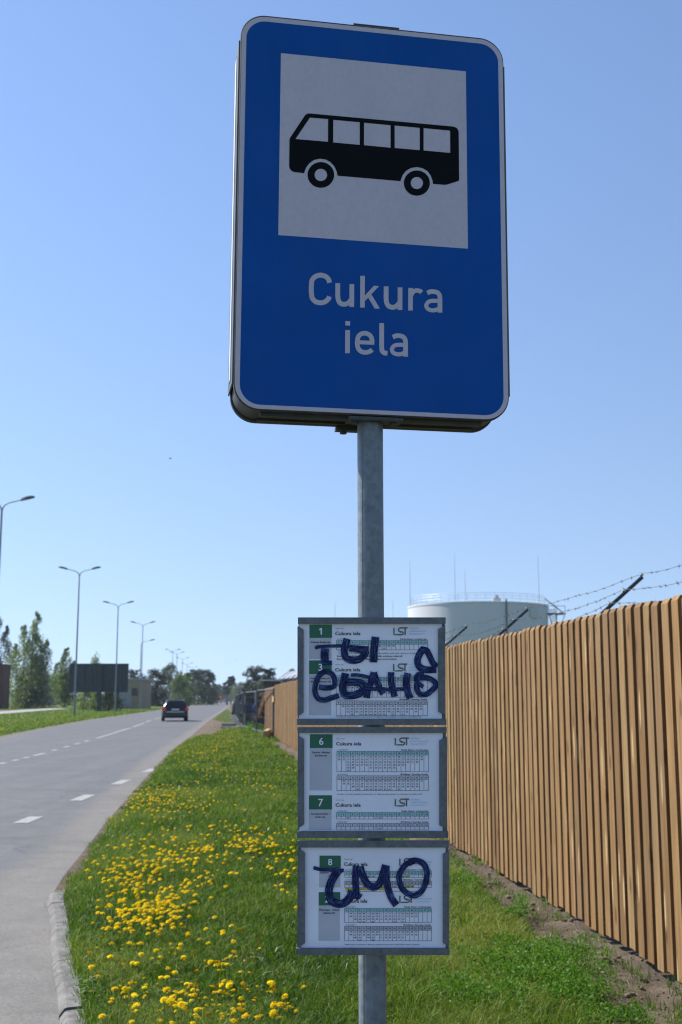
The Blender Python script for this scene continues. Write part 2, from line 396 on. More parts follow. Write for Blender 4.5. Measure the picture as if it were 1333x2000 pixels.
def road_mat():
    m, nt, b = nodes('old_asphalt'); v = coords(nt)
    fine = noise(nt, v, 90, 3, 0.8); mid = noise(nt, v, 1.1, 6, 0.65); lng = noise(nt, coords(nt, (1.6, 0.06, 1)), 1.0, 4)
    c = ramp(nt, mid, [(0.3, (0.082, 0.084, 0.088)), (0.7, (0.108, 0.109, 0.111))])
    c = mixc(nt, ramp(nt, lng, [(0.40, 0.0), (0.60, 0.85)]), c, (0.073, 0.076, 0.081))
    c = mixc(nt, ramp(nt, fine, [(0.35, 0.0), (0.8, 0.6)]), c, (0.155, 0.155, 0.152))
    vo = N(nt, 'ShaderNodeTexVoronoi', feature='DISTANCE_TO_EDGE'); vo.inputs['Scale'].default_value = 0.28
    wv = N(nt, 'ShaderNodeVectorMath', operation='MULTIPLY_ADD'); ns = N(nt, 'ShaderNodeTexNoise'); ns.inputs['Scale'].default_value = 1.5
    nt.links.new(v, ns.inputs['Vector']); nt.links.new(ns.outputs['Color'], wv.inputs[0]); wv.inputs[1].default_value = (1.2, 1.2, 0); nt.links.new(v, wv.inputs[2])
    nt.links.new(wv.outputs[0], vo.inputs['Vector'])
    c = mixc(nt, ramp(nt, vo.outputs['Distance'], [(0.002, 0.55), (0.006, 0.0)]), c, (0.045, 0.045, 0.045))
    d = attr(nt, 'tint'); dn = noise(nt, v, 5.0, 6, 0.7); sm = N(nt, 'ShaderNodeMath', operation='MULTIPLY_ADD'); sm.inputs[1].default_value = 0.7; sm.inputs[2].default_value = -0.35
    nt.links.new(dn, sm.inputs[0]); ad = N(nt, 'ShaderNodeMath', operation='ADD'); nt.links.new(sm.outputs[0], ad.inputs[0]); nt.links.new(d, ad.inputs[1])
    c = mixc(nt, ramp(nt, ad.outputs[0], [(0.25, 0.0), (0.75, 0.9)]), c, (0.150, 0.139, 0.122))
    sp = N(nt, 'ShaderNodeTexVoronoi'); sp.inputs['Scale'].default_value = 2.6; nt.links.new(v, sp.inputs['Vector'])
    c = mixc(nt, ramp(nt, sp.outputs['Distance'], [(0.03, 0.8), (0.045, 0.0)]), c, (0.06, 0.055, 0.05))
    pt = noise(nt, v, 0.45, 6, 0.75); c = mixc(nt, ramp(nt, pt, [(0.50, 0.0), (0.64, 0.35)]), c, (0.062, 0.063, 0.066))
    gr = N(nt, 'ShaderNodeTexVoronoi'); gr.inputs['Scale'].default_value = 85; nt.links.new(v, gr.inputs['Vector']); gb_ = N(nt, 'ShaderNodeRGBToBW'); nt.links.new(gr.outputs['Color'], gb_.inputs[0])
    c = mixc(nt, 0.4, c, ramp(nt, gb_.outputs[0], [(0.15, (0.55, 0.55, 0.56)), (0.5, (1, 1, 1)), (0.85, (1.5, 1.48, 1.44))]), 'MULTIPLY')
    st2 = noise(nt, v, 2.4, 7, 0.8); c = mixc(nt, 0.9, c, ramp(nt, st2, [(0.3, (0.78, 0.78, 0.79)), (0.5, (1, 1, 1)), (0.7, (1.2, 1.19, 1.16))]), 'MULTIPLY')
    nt.links.new(c, b.inputs['Base Color']); b.inputs['Roughness'].default_value = 0.72; b.inputs['Specular IOR Level'].default_value = 0.4
    bump(nt, b, gb_.outputs[0], 0.5, 0.006); return m
ys = list(np.concatenate([np.linspace(-3, 30, 100), np.linspace(30.5, 120, 70), np.geomspace(123, 760, 40)]))
rd = MB(); K = 26
for y in ys:
    xl, xr = interp(LEFT, y), edge_x(y)+0.02
    for k in range(K+1):
        t = k/K; t = 1-(1-t)**1.8; x = lerp(xl, xr, t)+(.06 if k == K else 0); e = xr-x
        d = 0.85*(1-smooth((e-0.10)/(0.75 if y > 10.5 else 1.3)))
        if y < 10: d = max(d, 0.55*(1-smooth((y-8.0)/2.6))*(1-smooth((e-2.0)/3)))
        d = max(d, 0.5*(1-smooth((x-xl)/0.5)))
        rd.t.append(d); rd.v.append((x, y, 0.0))
n = K+1
rd.f = [(i*n+k, i*n+k+1, (i+1)*n+k+1, (i+1)*n+k) for i in range(len(ys)-1) for k in range(K)]; rd.m = [0]*len(rd.f)
struct(rd.build('road', road_mat(), tint=True))

M_paint = simple('road_paint', (0.27, 0.27, 0.262), 0.75, var=0.45, scale=22)
pm = MB()
for y0, y1 in ((8.2,9.0),(11.3,12.1),(14.48,15.28),(17.64,18.71),(20.99,22.1),(24.5,25.6)):
    for_x = lambda y: -4.03-(y-14.48)*0.0145
    a, b_ = for_x(y0), for_x(y1)
    pm.add([(a,y0,.004),(a+.19,y0,.004),(b_+.19,y1,.004),(b_,y1,.004)], [(0,1,2,3)])
CEN = [(-8.0,26),(-8.12,28),(-8.4,32.4),(-8.75,36),(-9.61,45.6),(-11.25,61.7),(-12.75,75),(-13.9,84.2),(-17.8,125),(-21.6,170),(-32,287)]
for y0, y1 in ((22.5,23.2),(24.2,24.8),(26.0,26.6),(27.5,28.1),(28.9,29.5),(30.2,30.8),(31.5,33.0),(34.6,35.4),(37,38),(39.5,40.5),(42,43.2),(45.6,61.7),(64,75),(77.5,85),(89,98),(104,116),(124,140)):
    a, b_ = interp(CEN, y0), interp(CEN, y1)
    pm.add([(a,y0,.004),(a+.14,y0,.004),(b_+.14,y1,.004),(b_,y1,.004)], [(0,1,2,3)])
struct(pm.build('road_marking', M_paint))

# verge: finely gridded sheet with a dirt mask
def verge_mat():
    m, nt, b = nodes('verge_soil'); v = coords(nt)
    n1 = noise(nt, v, 1.3, 5); n2 = noise(nt, v, 38, 5, 0.75); n3 = noise(nt, v, 7, 5, 0.7)
    gc = ramp(nt, n1, [(0.3, (0.035, 0.062, 0.008)), (0.5, (0.055, 0.085, 0.014)), (0.72, (0.11, 0.105, 0.035))])
    gc = mixc(nt, ramp(nt, n2, [(0.4, 0.0), (0.7, 0.6)]), gc, (0.03, 0.045, 0.01))
    sc = ramp(nt, n3, [(0.3, (0.085, 0.064, 0.049)), (0.55, (0.155, 0.122, 0.093)), (0.75, (0.235, 0.195, 0.155))])
    sc = mixc(nt, ramp(nt, n2, [(0.55, 0.0), (0.75, 0.6)]), sc, (0.07, 0.054, 0.04))
    d = attr(nt, 'tint'); a = N(nt, 'ShaderNodeMath', operation='ADD'); s2 = N(nt, 'ShaderNodeMath', operation='MULTIPLY_ADD'); s2.inputs[1].default_value = 0.5; s2.inputs[2].default_value = -0.25
    nt.links.new(n2, s2.inputs[0]); nt.links.new(s2.outputs[0], a.inputs[0]); nt.links.new(d, a.inputs[1])
    c = mixc(nt, ramp(nt, a.outputs[0], [(0.4, 0.0), (0.6, 1.0)]), gc, sc)
    nt.links.new(c, b.inputs['Base Color']); b.inputs['Roughness'].default_value = 0.95; b.inputs['Specular IOR Level'].default_value = 0.1
    bump(nt, b, n2, 0.9, 0.035); return m
vy = list(np.concatenate([np.linspace(-3, 4.5, 20), np.linspace(4.6, 14, 240), np.linspace(14.15, 45, 160), np.geomspace(46, 640, 70)]))
vg = MB(); K = 120
for y in vy:
    x0, x1 = edge_x(y), fence_x(y)+(2.5 if y < 45 else 5.0)
    if y > 45: x1 = max(x1, x0+8)
    for k in range(K+1):
        t = k/K; x = lerp(x0, x1, t)
        vg.v.append((x, y, verge_z(x, y) if k else -0.002)); vg.t.append(dirt_mask(x, y))
n = K+1
vg.f = [(i*n+k, i*n+k+1, (i+1)*n+k+1, (i+1)*n+k) for i in range(len(vy)-1) for k in range(K)]; vg.m = [0]*len(vg.f)
struct(vg.build('verge', verge_mat(), smooth='all', tint=True))

# kerb stones
M_kerb = simple('kerb_concrete', (0.130, 0.125, 0.118), 0.9, var=0.5, scale=11, bmp=0.3)
kb = MB()
cuts = [1.2,2.2,3.2,4.3,5.70,5.735,6.75,7.75,8.6,9.13]
for y0, y1 in zip(cuts, cuts[1:]):
    if (y0, y1) == (5.70, 5.735): continue
    rings = []
    for s in np.linspace(0, 1, 22):
        y = lerp(y0+0.006, y1-0.006, s); x = edge_x(y)+.012*nz(0, y, 2.5, 41); j = .007*nz(0, y, 5, 42)+.004*nz(0, y, 17, 43)
        rings.append([(x,y,-.03),(x+.004,y+.002,.02),(x+.026,y+.007,.046+j),(x+.038,y+.01,.051+j),(x+.112,y+.03,.054+j),(x+.116,y+.03,-.03)])
    kb.loft(rings, close=False)
    for r in (rings[0], rings[-1]): kb.add(r, [(0,1,2,3,4,5)])
struct(kb.build('kerb', M_kerb))

# far side: footpath and bare shoulder along the road
M_path = simple('footpath_paving', (0.27, 0.26, 0.24), 0.85, var=0.12, scale=2)
fp = MB()
pa = [(-32,104),(-34.93,119),(-38.5,145),(-42,171),(-45,195)]
fp.add([(x,y,.02) for x,y in pa]+[(x-4.6,y+2,.02) for x,y in pa][::-1], [tuple(range(10))])
struct(fp.build('footpath', M_path))
M_dirt = simple('bare_dirt', (0.12, 0.098, 0.072), 0.95, var=0.35, scale=6, bmp=0.5)
sh = MB(); rows = []
for y in np.geomspace(20, 300, 90):
    x = interp(LEFT, y); w = 0.45+0.35*nz(0, y, 0.3, 3)+0.004*y
    rows.append(((x-w, y, -.026), (x+.05, y, -.006)))
for (a, b_), (c, d) in zip(rows, rows[1:]): sh.add([a, b_, d, c], [(0,1,2,3)])
struct(sh.build('shoulder', M_dirt))
# ------------------------------------------------------------------ grass, flowers, clods
M_grass = leafy('grass_blades', (0.020, 0.070, 0.003), (0.088, 0.182, 0.008), (0.255, 0.285, 0.05), 0.47)
def blades(xs, ys, zs, h, w, tint, lean=0.5):
    n = len(xs); a = RNG.uniform(0, 2*np.pi, n); la = RNG.uniform(0, 2*np.pi, n); ln = h*RNG.uniform(0.05, lean, n)*1.6
    B = np.stack([xs, ys, zs], 1); S = np.stack([np.cos(a), np.sin(a), np.zeros(n)], 1)*(w/2)[:, None]
    Ld = np.stack([np.cos(la), np.sin(la), np.zeros(n)], 1)
    mid = B+Ld*(ln*0.3)[:, None]+np.array([0,0,1])*(h*0.6)[:, None]; tip = B+Ld*ln[:, None]+np.array([0,0,1])*(h*np.sqrt(np.clip(1-0.4*(ln/h)**2*0.6, 0.3, 1)))[:, None]
    V = np.stack([B-S, B+S, mid-S*0.8, mid+S*0.8, tip], 1).reshape(-1, 3)
    o = (np.arange(n)*5)[:, None]
    T = np.concatenate([o+np.array([0,1,3]), o+np.array([0,3,2]), o+np.array([2,3,4])], 1).reshape(-1, 3)
    return V, T, np.repeat(np.clip(tint, 0, 1), 5)
def grass_field():
    X = []; Y = []; Z = []; H = []; W = []; T = []
    ny = 330000
    u = RNG.uniform(0, 1, ny); y0, y1 = 4.9, 62.0
    ys_ = 1/(1/y0-u*(1/y0-1/y1)); us = RNG.uniform(-0.03, 1.0, ny); r1 = RNG.uniform(0, 1, ny); r2 = RNG.uniform(0, 1, ny); r3 = RNG.normal(0, 1, ny)
    for y, t, a, b, c in zip(ys_.tolist(), us.tolist(), r1.tolist(), r2.tolist(), r3.tolist()):
        x0 = edge_x(y)+0.08; x1 = fence_x(y)+(0.0 if y < 45 else 1.0); x = lerp(x0, x1, t)
        if y < 9.2 and x < x0+0.06+0.05*c: continue
        d = dirt_mask(x, y)
        if a < d*1.02-0.012: continue
        p = nz(x, y, 0.8, 21); q = nz(x, y, 2.6, 22); dry = max(0.0, nz(x, y, 0.55, 23)+.25*nz(x, y, 2.2, 25)-0.07)*1.5
        if q < -0.15 and b < 0.35: continue
        e = x-edge_x(y)
        h = (0.045+0.05*b)*(1+0.55*p+0.35*q); tn = 0.40+0.17*c+0.32*p+0.24*q
        if e < 0.55: h *= 0.55+0.45*e/0.55; tn += 0.12*(1-e/0.55)
        tn += 0.13*smooth((x+.2)/.8)
        if b > 0.95: tn += 0.5
        tn += dry*(0.45 if b > 0.4 else 0.1)
        X.append(x); Y.append(y); Z.append(verge_z(x, y)-0.004); H.append(max(.015, h)*(1+0.25*min(1.2, max(0, (y-12)/25)))); W.append(0.0042*max(1, y/9)*(0.7+0.6*a)); T.append(tn)
    # taller tufts in the near right part
    for k in range(230):
        y = 4.95*math.exp(random.random()**1.3*1.0); x = lerp(edge_x(y)+0.5, fence_x(y)-0.35, random.random())
        if dirt_mask(x, y) > 0.5: continue
        hh = random.uniform(.07, .15)*(1.25 if x > 0 else 0.85); tt = random.uniform(.3, .6)
        for j in range(random.randint(18, 40)):
            r = abs(random.gauss(0, .035)); a = random.uniform(0, 6.283)
            X.append(x+r*math.cos(a)); Y.append(y+r*math.sin(a)); Z.append(verge_z(x, y)-.004); H.append(hh*random.uniform(.5, 1.1)); W.append(.0048); T.append(tt+random.gauss(0, .1))
    # a few sprigs at the dirt strip
    for k in range(420):
        y = 5.3*math.exp(random.random()*1.4); x = fence_x(y)-random.uniform(0.05, 0.62)
        tt = random.uniform(.3, .6)
        for j in range(random.randint(5, 16)):
            X.append(x+random.gauss(0, .02)); Y.append(y+random.gauss(0, .02)); Z.append(verge_z(x, y)-.003); H.append(random.uniform(.03, .10)); W.append(.005); T.append(tt+random.gauss(0, .1))
    V, Tm, tn = blades(*(np.array(q) for q in (X, Y, Z, H, W, T)), lean=0.9)
    o = tri_mesh('grass', V, Tm, M_grass, tint=tn)
    tag(o, 'green grass covering the verge between road and wooden fence', 'grass', kind='stuff')
    # far side meadow tufts
    n = 26000; u = RNG.uniform(0, 1, n); Y = 1/(1/42-u*(1/42-1/185)); D = RNG.uniform(0.3, 1, n)**1.0
    X = np.array([interp(LEFT, y)-0.5 for y in Y])-RNG.uniform(0, 1, n)**1.3*26
    k = ~((Y > 100) & (Y < 200) & (X < np.interp(Y, [104,119,145,171,195], [-32,-34.9,-38.5,-42,-45])+.3) & (X > np.interp(Y, [104,119,145,171,195], [-32,-34.9,-38.5,-42,-45])-5.2)); X = X[k]; Y = Y[k]; n = len(X)
    h = RNG.uniform(.06, .2, n); w = 0.02*Y/40; tn = RNG.normal(.5, .16, n)
    V, Tm, tn = blades(X, Y, np.full(n, -.03), h, w, tn, 0.8)
    tag(tri_mesh('meadow_grass', V, Tm, M_grass, tint=tn), 'meadow grass on the far side of the road', 'grass', kind='stuff')
grass_field()

# dry straw, plus glints of light on leaves put in as pale blades
M_straw_glint = simple('straw_glints', (0.34, 0.31, 0.20), 0.6, var=.3)
X = []; Y = []; Z = []; H = []; W = []
while len(X) < 1300:
    y = 1/(1/5.0-random.random()*(1/5.0-1/28)); x = lerp(edge_x(y)+.15, fence_x(y)-.1, random.random())
    if nz(x, y, .9, 51) < -.05 and random.random() < .8: continue
    X.append(x); Y.append(y); Z.append(verge_z(x, y)+random.uniform(0, .035)); H.append(random.uniform(.015, .045)); W.append(random.uniform(.003, .007)*max(1, y/9))
V, T, tn = blades(*(np.array(q) for q in (X, Y, Z, H, W, [.5]*len(X))), lean=1.5)
tag(tri_mesh('straw_glints', V, T, M_straw_glint), 'bits of pale dry straw and painted leaf glints in the verge grass', 'straw', kind='stuff')

# leafy weeds
M_weed = leafy('weed_leaves', (0.026, 0.09, 0.005), (0.072, 0.195, 0.009), (0.15, 0.30, 0.03), 0.46)
def ball(n):
    d = RNG.normal(0, 1, (n, 3)); d /= np.linalg.norm(d, axis=1)[:, None]; return d*(1.75*RNG.uniform(0, 1, n)**.42)[:, None]
def leaf_cloud(cs, n, size, spread, along=None):
    """many small two-triangle leaves around centres; returns verts, quads, tint"""
    P = []; 
    k = np.array(cs)[RNG.integers(0, len(cs), n)]
    C = k[:, :3]+ball(n)*k[:, 3:6]*spread
    d = RNG.normal(0, 1, (n, 3))
    if along is not None: d = d*.42+np.array(along)
    d /= np.linalg.norm(d, axis=1)[:, None]
    e = RNG.normal(0, 1, (n, 3)); e -= d*(e*d).sum(1)[:, None]; e /= np.linalg.norm(e, axis=1)[:, None]
    s = size*RNG.uniform(.6, 1.4, n)
    V = np.stack([C-d*s[:, None], C+e*(s*.45)[:, None], C+d*s[:, None], C-e*(s*.45)[:, None]], 1).reshape(-1, 3)
    T = (np.arange(n)*4)[:, None]+np.array([0,1,2,3])
    t = np.clip(k[:, 6]+RNG.normal(0, .13, n), 0, 1)
    return V, T, np.repeat(t, 4), C
cs = []
for px, py, rx, ry, n in ((1040,1905,95,50,110),(940,1950,70,35,60),(1120,1955,50,25,34),(905,1720,14,20,10),(1010,1790,18,8,8),(1190,1990,60,10,18),(1140,1860,30,14,6)):
    for i in range(n):
        x, y, _ = ground(px+random.gauss(0, rx*.6), py+random.gauss(0, ry*.6), .08); cs.append((x, y, verge_z(x, y)+random.uniform(.02, .10), .055, .055, .03, random.uniform(.3, .7)))
V, T, t, C = leaf_cloud(cs, 24000, .0085, 1.0); V[:, 2] = np.maximum(V[:, 2], .06)
tag(tri_mesh('weeds', V, T, M_weed, tint=t), 'low leafy green weeds in the grass beside the bare soil strip', 'weeds', kind='stuff')

# soil clods and pebbles along the fence
M_clod = simple('soil_clod', (0.125, 0.098, 0.074), 0.95, var=0.4, scale=30, bmp=0.6)
cl = MB()
def lump(mb, c, r, seed):
    st = random.Random(seed); rings = []
    for i in range(1, 4):
        a = math.pi*i/4; rings.append([(c[0]+r*math.sin(a)*math.cos(2*math.pi*j/6)*st.uniform(.7,1.25), c[1]+r*math.sin(a)*math.sin(2*math.pi*j/6)*st.uniform(.7,1.25), c[2]+r*.7*math.cos(a)*st.uniform(.8,1.2)) for j in range(6)])
    o = len(mb.v); mb.loft(rings[::-1], cap=False)
    mb.add([(c[0],c[1],c[2]+r*.75)]+rings[0], [(0,1+j,1+(j+1)%6) for j in range(6)])
for i in range(380):
    y = 5.2*math.exp(random.random()*1.5); x = fence_x(y)-abs(random.gauss(0.2, 0.2))
    if dirt_mask(x, y) < .6: continue
    r = random.choice([.005,.006,.007,.008,.01,.012,.015,.022]) * random.uniform(.7,1.2); cl.add([],[]); lump(cl, (x, y, verge_z(x, y)+r*.2), r, i)
for px, py, n in ((930,1750,14),(1125,1725,3),(1160,1915,16),(1235,1935,18),(960,1700,10),(1015,1775,10)):
    for i in range(n):
        x, y, _ = ground(px+random.gauss(0, 16), py+random.gauss(0, 8), .08); r = random.uniform(.008,.03)*random.random()**.5; lump(cl, (x, y, verge_z(x, y)+r*.25), r, i+py)
tag(cl.build('soil_clods', M_clod, smooth='all'), 'brown soil clods and pebbles along the foot of the fence', 'soil', kind='stuff')

# ------------------------------------------------------------------ dandelions
M_petal = simple('dandelion_petal', (0.74, 0.515, 0.002), 0.8, var=0.22, scale=60, spec=0.05)
nt_ = M_petal.node_tree; b_ = nt_.nodes['Principled BSDF']; oi_ = N(nt_, 'ShaderNodeObjectInfo'); src_ = b_.inputs['Base Color'].links[0].from_socket
nt_.links.new(mixc(nt_, 1.0, src_, ramp(nt_, oi_.outputs['Random'], [(0.0, (0.72, 0.62, 0.6)), (0.3, (0.95, 0.92, 1.0)), (1.0, (1.0, 1.08, 1.0))]), 'MULTIPLY'), b_.inputs['Base Color'])
M_stem = simple('dandelion_stem', (0.16, 0.24, 0.06), 0.6)
M_leaf = leafy('dandelion_leaf', (0.04, 0.10, 0.01), (0.07, 0.15, 0.018), (0.12, 0.2, 0.04), 0.3)
def head_mb(mb, c, r, tilt=(0, 0), seed=0, mi=0):
    st = random.Random(seed); ax = Vector((tilt[0], tilt[1], 1)).normalized(); x = ax.orthogonal().normalized(); y = ax.cross(x); c = Vector(c)
    for lay, (rr, zz, n) in enumerate(((1.0, .16, 13), (.86, .42, 11), (.55, .62, 7))):
        for i in range(n):
            a = 2*math.pi*(i+.5*lay)/n+st.uniform(-.1,.1); q = rr*r*st.uniform(.88,1.08); w = 2.9*rr*r/n
            d = x*math.cos(a)+y*math.sin(a); s = d.cross(ax)
            p0 = c+ax*(zz*r*.6); p1 = c+d*(q*.55)+ax*(zz*r+.12*r); p2 = c+d*q+ax*(zz*r)
            mb.add([tuple(p0), tuple(p1+s*w/2), tuple(p2+s*w*.35), tuple(p2-s*w*.35), tuple(p1-s*w/2)], [(0,4,3,2,1)], mi)
    mb.add([tuple(c+ax*(.72*r))]+[tuple(c+(x*math.cos(i*1.047)+y*math.sin(i*1.047))*(.3*r)+ax*(.66*r)) for i in range(6)], [(0,1+i,1+(i+1)%6) for i in range(6)], mi)
PATCH = [(330,1690,150,40,105),(290,1800,85,60,120),(330,1950,130,52,62),(480,1655,70,24,45),(440,1955,100,42,34),(390,1478,60,30,80),(330,1560,70,20,60),(440,1450,40,9,26),(420,1880,70,40,20),(260,1720,50,30,26),(555,1690,30,50,14),(590,1500,70,60,10),(360,1620,120,60,26),(455,1430,30,8,20),(545,1960,30,30,8),(800,1760,200,60,3),(400,1462,60,18,60),(440,1440,30,10,30),(300,1570,60,26,40),(480,1530,70,30,22)]
spots = []
for cx, cy, rx, ry, n in PATCH:
    for i in range(int(n*2.15)):
        px, py = cx+random.gauss(0, rx*.62), cy+random.gauss(0, ry*.62)
        if py > 2010 or py < 1400: continue
        x, y, _ = ground(px, py, .13)
        if x < edge_x(y)+.12 or x > fence_x(y)-.3 or dirt_mask(x, y) > .4: continue
        spots.append((x, y))
spots.sort(key=lambda p: p[1])
def proto_dandelion(k):
    o = thing('dandelion', 'yellow dandelion in bloom in the green grass between the road edge and the wooden fence', 'flower', (0,0,0), 'dandelions in the verge grass')
    h = (.10, .135, .075)[k]; bx, by = ((.012,.0),(-.01,.012),(.0,-.012))[k]
    hd = MB(); head_mb(hd, (bx, by, h), (.021,.019,.022)[k], ((-.5,-.15,.25)[k], (-.35,-.6,.1)[k]), k); hd.build('flower_head', M_petal, o)
    st = MB(); st.tube([(0,0,-.01),(bx*.3,by*.3,h*.5),(bx,by,h)], [.003,.0026,.0024], 5); st.build('stem', M_stem, o)
    lf = MB()
    for i in range(7):
        a = 2*math.pi*i/7+k; L = random.uniform(.06,.10); w = .014; d = Vector((math.cos(a), math.sin(a), 0)); s = Vector((-d[1], d[0], 0)); lf.tint = random.random()
        P = [d*.004, d*(L*.5)+Vector((0,0,.028)), d*L+Vector((0,0,.02))]
        lf.add([tuple(P[0]), tuple(P[1]+s*w), tuple(P[2]), tuple(P[1]-s*w)], [(0,1,2,3)])
    lf.build('leaf_rosette', M_leaf, o, tint=True); return o
protos = [proto_dandelion(k) for k in range(3)]
LBL = protos[0]['label']
for i, (x, y) in enumerate(spots[:300]):
    o = protos[i] if i < 3 else copy_tree(protos[i%3], (0,0,0), LBL)
    o.location = (x, y, verge_z(x, y)); s = random.choice((.45,.55,.65,.75,.85,.98))*random.uniform(.92, 1.08); o.scale = (s, s, s*random.uniform(.5, 1.05)); o.rotation_euler = (0, 0, random.uniform(0, 6.28))
fs_ = MB()
for i, (x, y) in enumerate(spots[300:]): head_mb(fs_, (x, y, verge_z(x, y)+random.uniform(.07,.14)), random.uniform(.015,.020), (random.uniform(-.4,.2), random.uniform(-.4,.2)), i)
for i in range(700):                                       # far verge and the meadow across the road
    if i < 120: y = random.uniform(60, 150); x = edge_x(y)+abs(random.gauss(.9+.01*y, 1.2)); z = .08
    else: y = 1/(1/52-random.random()*(1/52-1/170)); x = interp(LEFT, y)-1.0-abs(random.gauss(0, 6)); z = .06
    head_mb(fs_, (x, y, z), random.uniform(.03,.05), (0,0), i)
tag(fs_.build('distant_dandelions', M_petal), 'yellow dandelions far off in the grass on both sides of the road', 'flowers', kind='stuff')
# ------------------------------------------------------------------ bus stop sign
M_galv = galvanised('galvanised_steel', (0.125, 0.140, 0.155), 45, 0.5, 0.25)
M_darkgalv = galvanised('dark_zinc', (0.055, 0.065, 0.07), 45, 0.6, 0.2); M_glint = simple('glint_strip', (0.6, 0.6, 0.6), 0.4, 0.3)
M_pole = galvanised('pole_zinc', (0.165, 0.195, 0.22), 30, 0.45, 0.3)
M_alu = simple('sign_aluminium', (0.09, 0.095, 0.10), 0.45, 0.3, var=0.2, scale=25)
M_darkmetal = simple('dark_metal', (0.045, 0.047, 0.05), 0.6, 0.2, var=0.3, scale=20)
M_blue = simple('sign_blue', (0.000, 0.074, 0.33), 0.55, var=0.06, scale=5, spec=0.15)
M_signwhite = simple('sign_white', (0.535, 0.49, 0.555), 0.5, var=0.05, scale=90, spec=0.25)
M_signblack = simple('sign_black', (0.004, 0.005, 0.006), 0.6, var=0.1, spec=0.1)
def weather(m, k):
    nt = m.node_tree; b = nt.nodes['Principled BSDF']; src = b.inputs['Base Color'].links[0].from_socket; v = coords(nt)
    f = noise(nt, coords(nt, (6, 6, 1.2)), 2.0, 6, 0.7); c = mixc(nt, ramp(nt, f, [(0.45, 0.0), (0.8, k)]), src, (0.16, 0.155, 0.14))
    vo = N(nt, 'ShaderNodeTexVoronoi'); vo.inputs['Scale'].default_value = 14; nt.links.new(v, vo.inputs['Vector'])
    c = mixc(nt, ramp(nt, vo.outputs['Distance'], [(0.02, 0.5), (0.04, 0.0)]), c, (0.05, 0.05, 0.06))
    nt.links.new(c, b.inputs['Base Color']); nt.links.new(ramp(nt, noise(nt, v, 7, 5), [(0.3, 0.4), (0.7, 0.62)]), b.inputs['Roughness'])
weather(M_blue, .05); weather(M_signwhite, .1)
stop = thing('bus_stop_sign', 'blue bus stop sign with white bus panel on a grey pole carrying three timetable frames', 'bus stop sign', (0.0641, 2.458, 0.08))
yaw, roll, pit = 0.1714, 0.0033, -0.013
H0 = Vector((math.cos(yaw), math.sin(yaw), 0)); N0 = Vector((-math.sin(yaw), math.cos(yaw), 0)); V2 = Vector((0,0,1))*math.cos(pit)+N0*math.sin(pit)
SG = Plane((0.0750, 2.4, 2.7116), H0*math.cos(roll)-V2*math.sin(roll), H0*math.sin(roll)+V2*math.cos(roll))
def plate(mb, outline, n0, n1, bev=0.0, mi=0):
    rings = []
    cx = sum(p[0] for p in outline)/len(outline); cy = sum(p[1] for p in outline)/len(outline)
    def ins(d): return [(p[0]-math.copysign(min(d, abs(p[0]-cx)), p[0]-cx), p[1]-math.copysign(min(d, abs(p[1]-cy)), p[1]-cy)) for p in outline]
    if bev:
        seq = [(n0, bev), (n0+bev, 0), (n1-bev, 0), (n1, bev)]
    else: seq = [(n0, 0), (n1, 0)]
    for n, d in seq: rings.append([SG.w(p[0], p[1], n) for p in ins(d)])
    mb.loft(rings, mi)
def sheet(P, polys, n, name, mat, parent, conv=None):
    mb = MB(); vs, fs = filled(polys)
    # make every face look to the front
    out = []
    for f in fs:
        a = sum(vs[f[i]][0]*vs[f[(i+1)%len(f)]][1]-vs[f[(i+1)%len(f)]][0]*vs[f[i]][1] for i in range(len(f))); out.append(f if a > 0 else f[::-1])
    mb.add([P.w(x, y, n) for x, y in vs], out); return mb.build(name, mat, parent)
pole = MB(); PC = (0.0641, 2.458); ring = 40
pole.tube([(PC[0], PC[1], -.1), (PC[0], PC[1], 2.3)], .0283, ring)
aa = math.radians(-90-42); pole.box((PC[0]+.0282*math.cos(aa), PC[1]+.0282*math.sin(aa), 1.1), (.0022, .0012, 2.4), Matrix.Rotation(aa+math.pi/2, 3, 'Z'))
pole_o = pole.build('pole', M_pole, stop, smooth=True)
fpn = MB(); plate(fpn, rrect(-.3045, -.6065, .3045, .3015, .056, 10), -.016, 0, .0015)
front = fpn.build('front_panel', M_darkmetal, stop)
sheet(SG, [rrect(-.2915, -.5945, .2915, .2862, .044, 10)], .0006, 'blue_face', M_blue, front)
sheet(SG, [rrect(-.3022, -.6035, .3022, .2972, .054, 10), rrect(-.2915, -.5945, .2915, .2862, .044, 10)], .0008, 'border', M_signwhite, front)
sheet(SG, [[(-.2138,-.2135),(.2138,-.2135),(.2138,.2135),(-.2138,.2135)]], .0010, 'white_square', M_signwhite, front)
# pictogram
A_ = lambda x, y: SG.loc(550+x/7.016, 210+y/7.016)
B_ = lambda x, y: SG.loc(730+x/7.016, 220+y/7.016)
def arc(cx, cy, rx, ry, a0, a1, k, fn): return [fn(cx+rx*math.cos(math.radians(lerp(a0, a1, i/k))), cy+ry*math.sin(math.radians(lerp(a0, a1, i/k)))) for i in range(k+1)]
body = [A_(110,445)]+[A_(118,420)]+[A_(318,118)]+[A_(*p) for p in ((335,100),(355,88),(378,84))]
body += [B_(1070,192)]+[B_(*p) for p in ((1105,198),(1135,212),(1155,235),(1165,268))]+[B_(1171,928),B_(1160,940),B_(1010,988),B_(975,993),B_(813,980)]
body += [B_(*p) for p in ((806,930),(780,862),(735,802),(670,764),(590,749),(510,762),(442,803),(396,862),(372,925),(370,942))]
body += [A_(770,938)]+[A_(*p) for p in ((757,880),(725,810),(672,752),(605,715),(525,705),(448,722),(385,765),(340,823),(317,880),(313,903))]
body += [A_(190,890),A_(160,883),A_(132,866),A_(112,838),A_(106,805)]
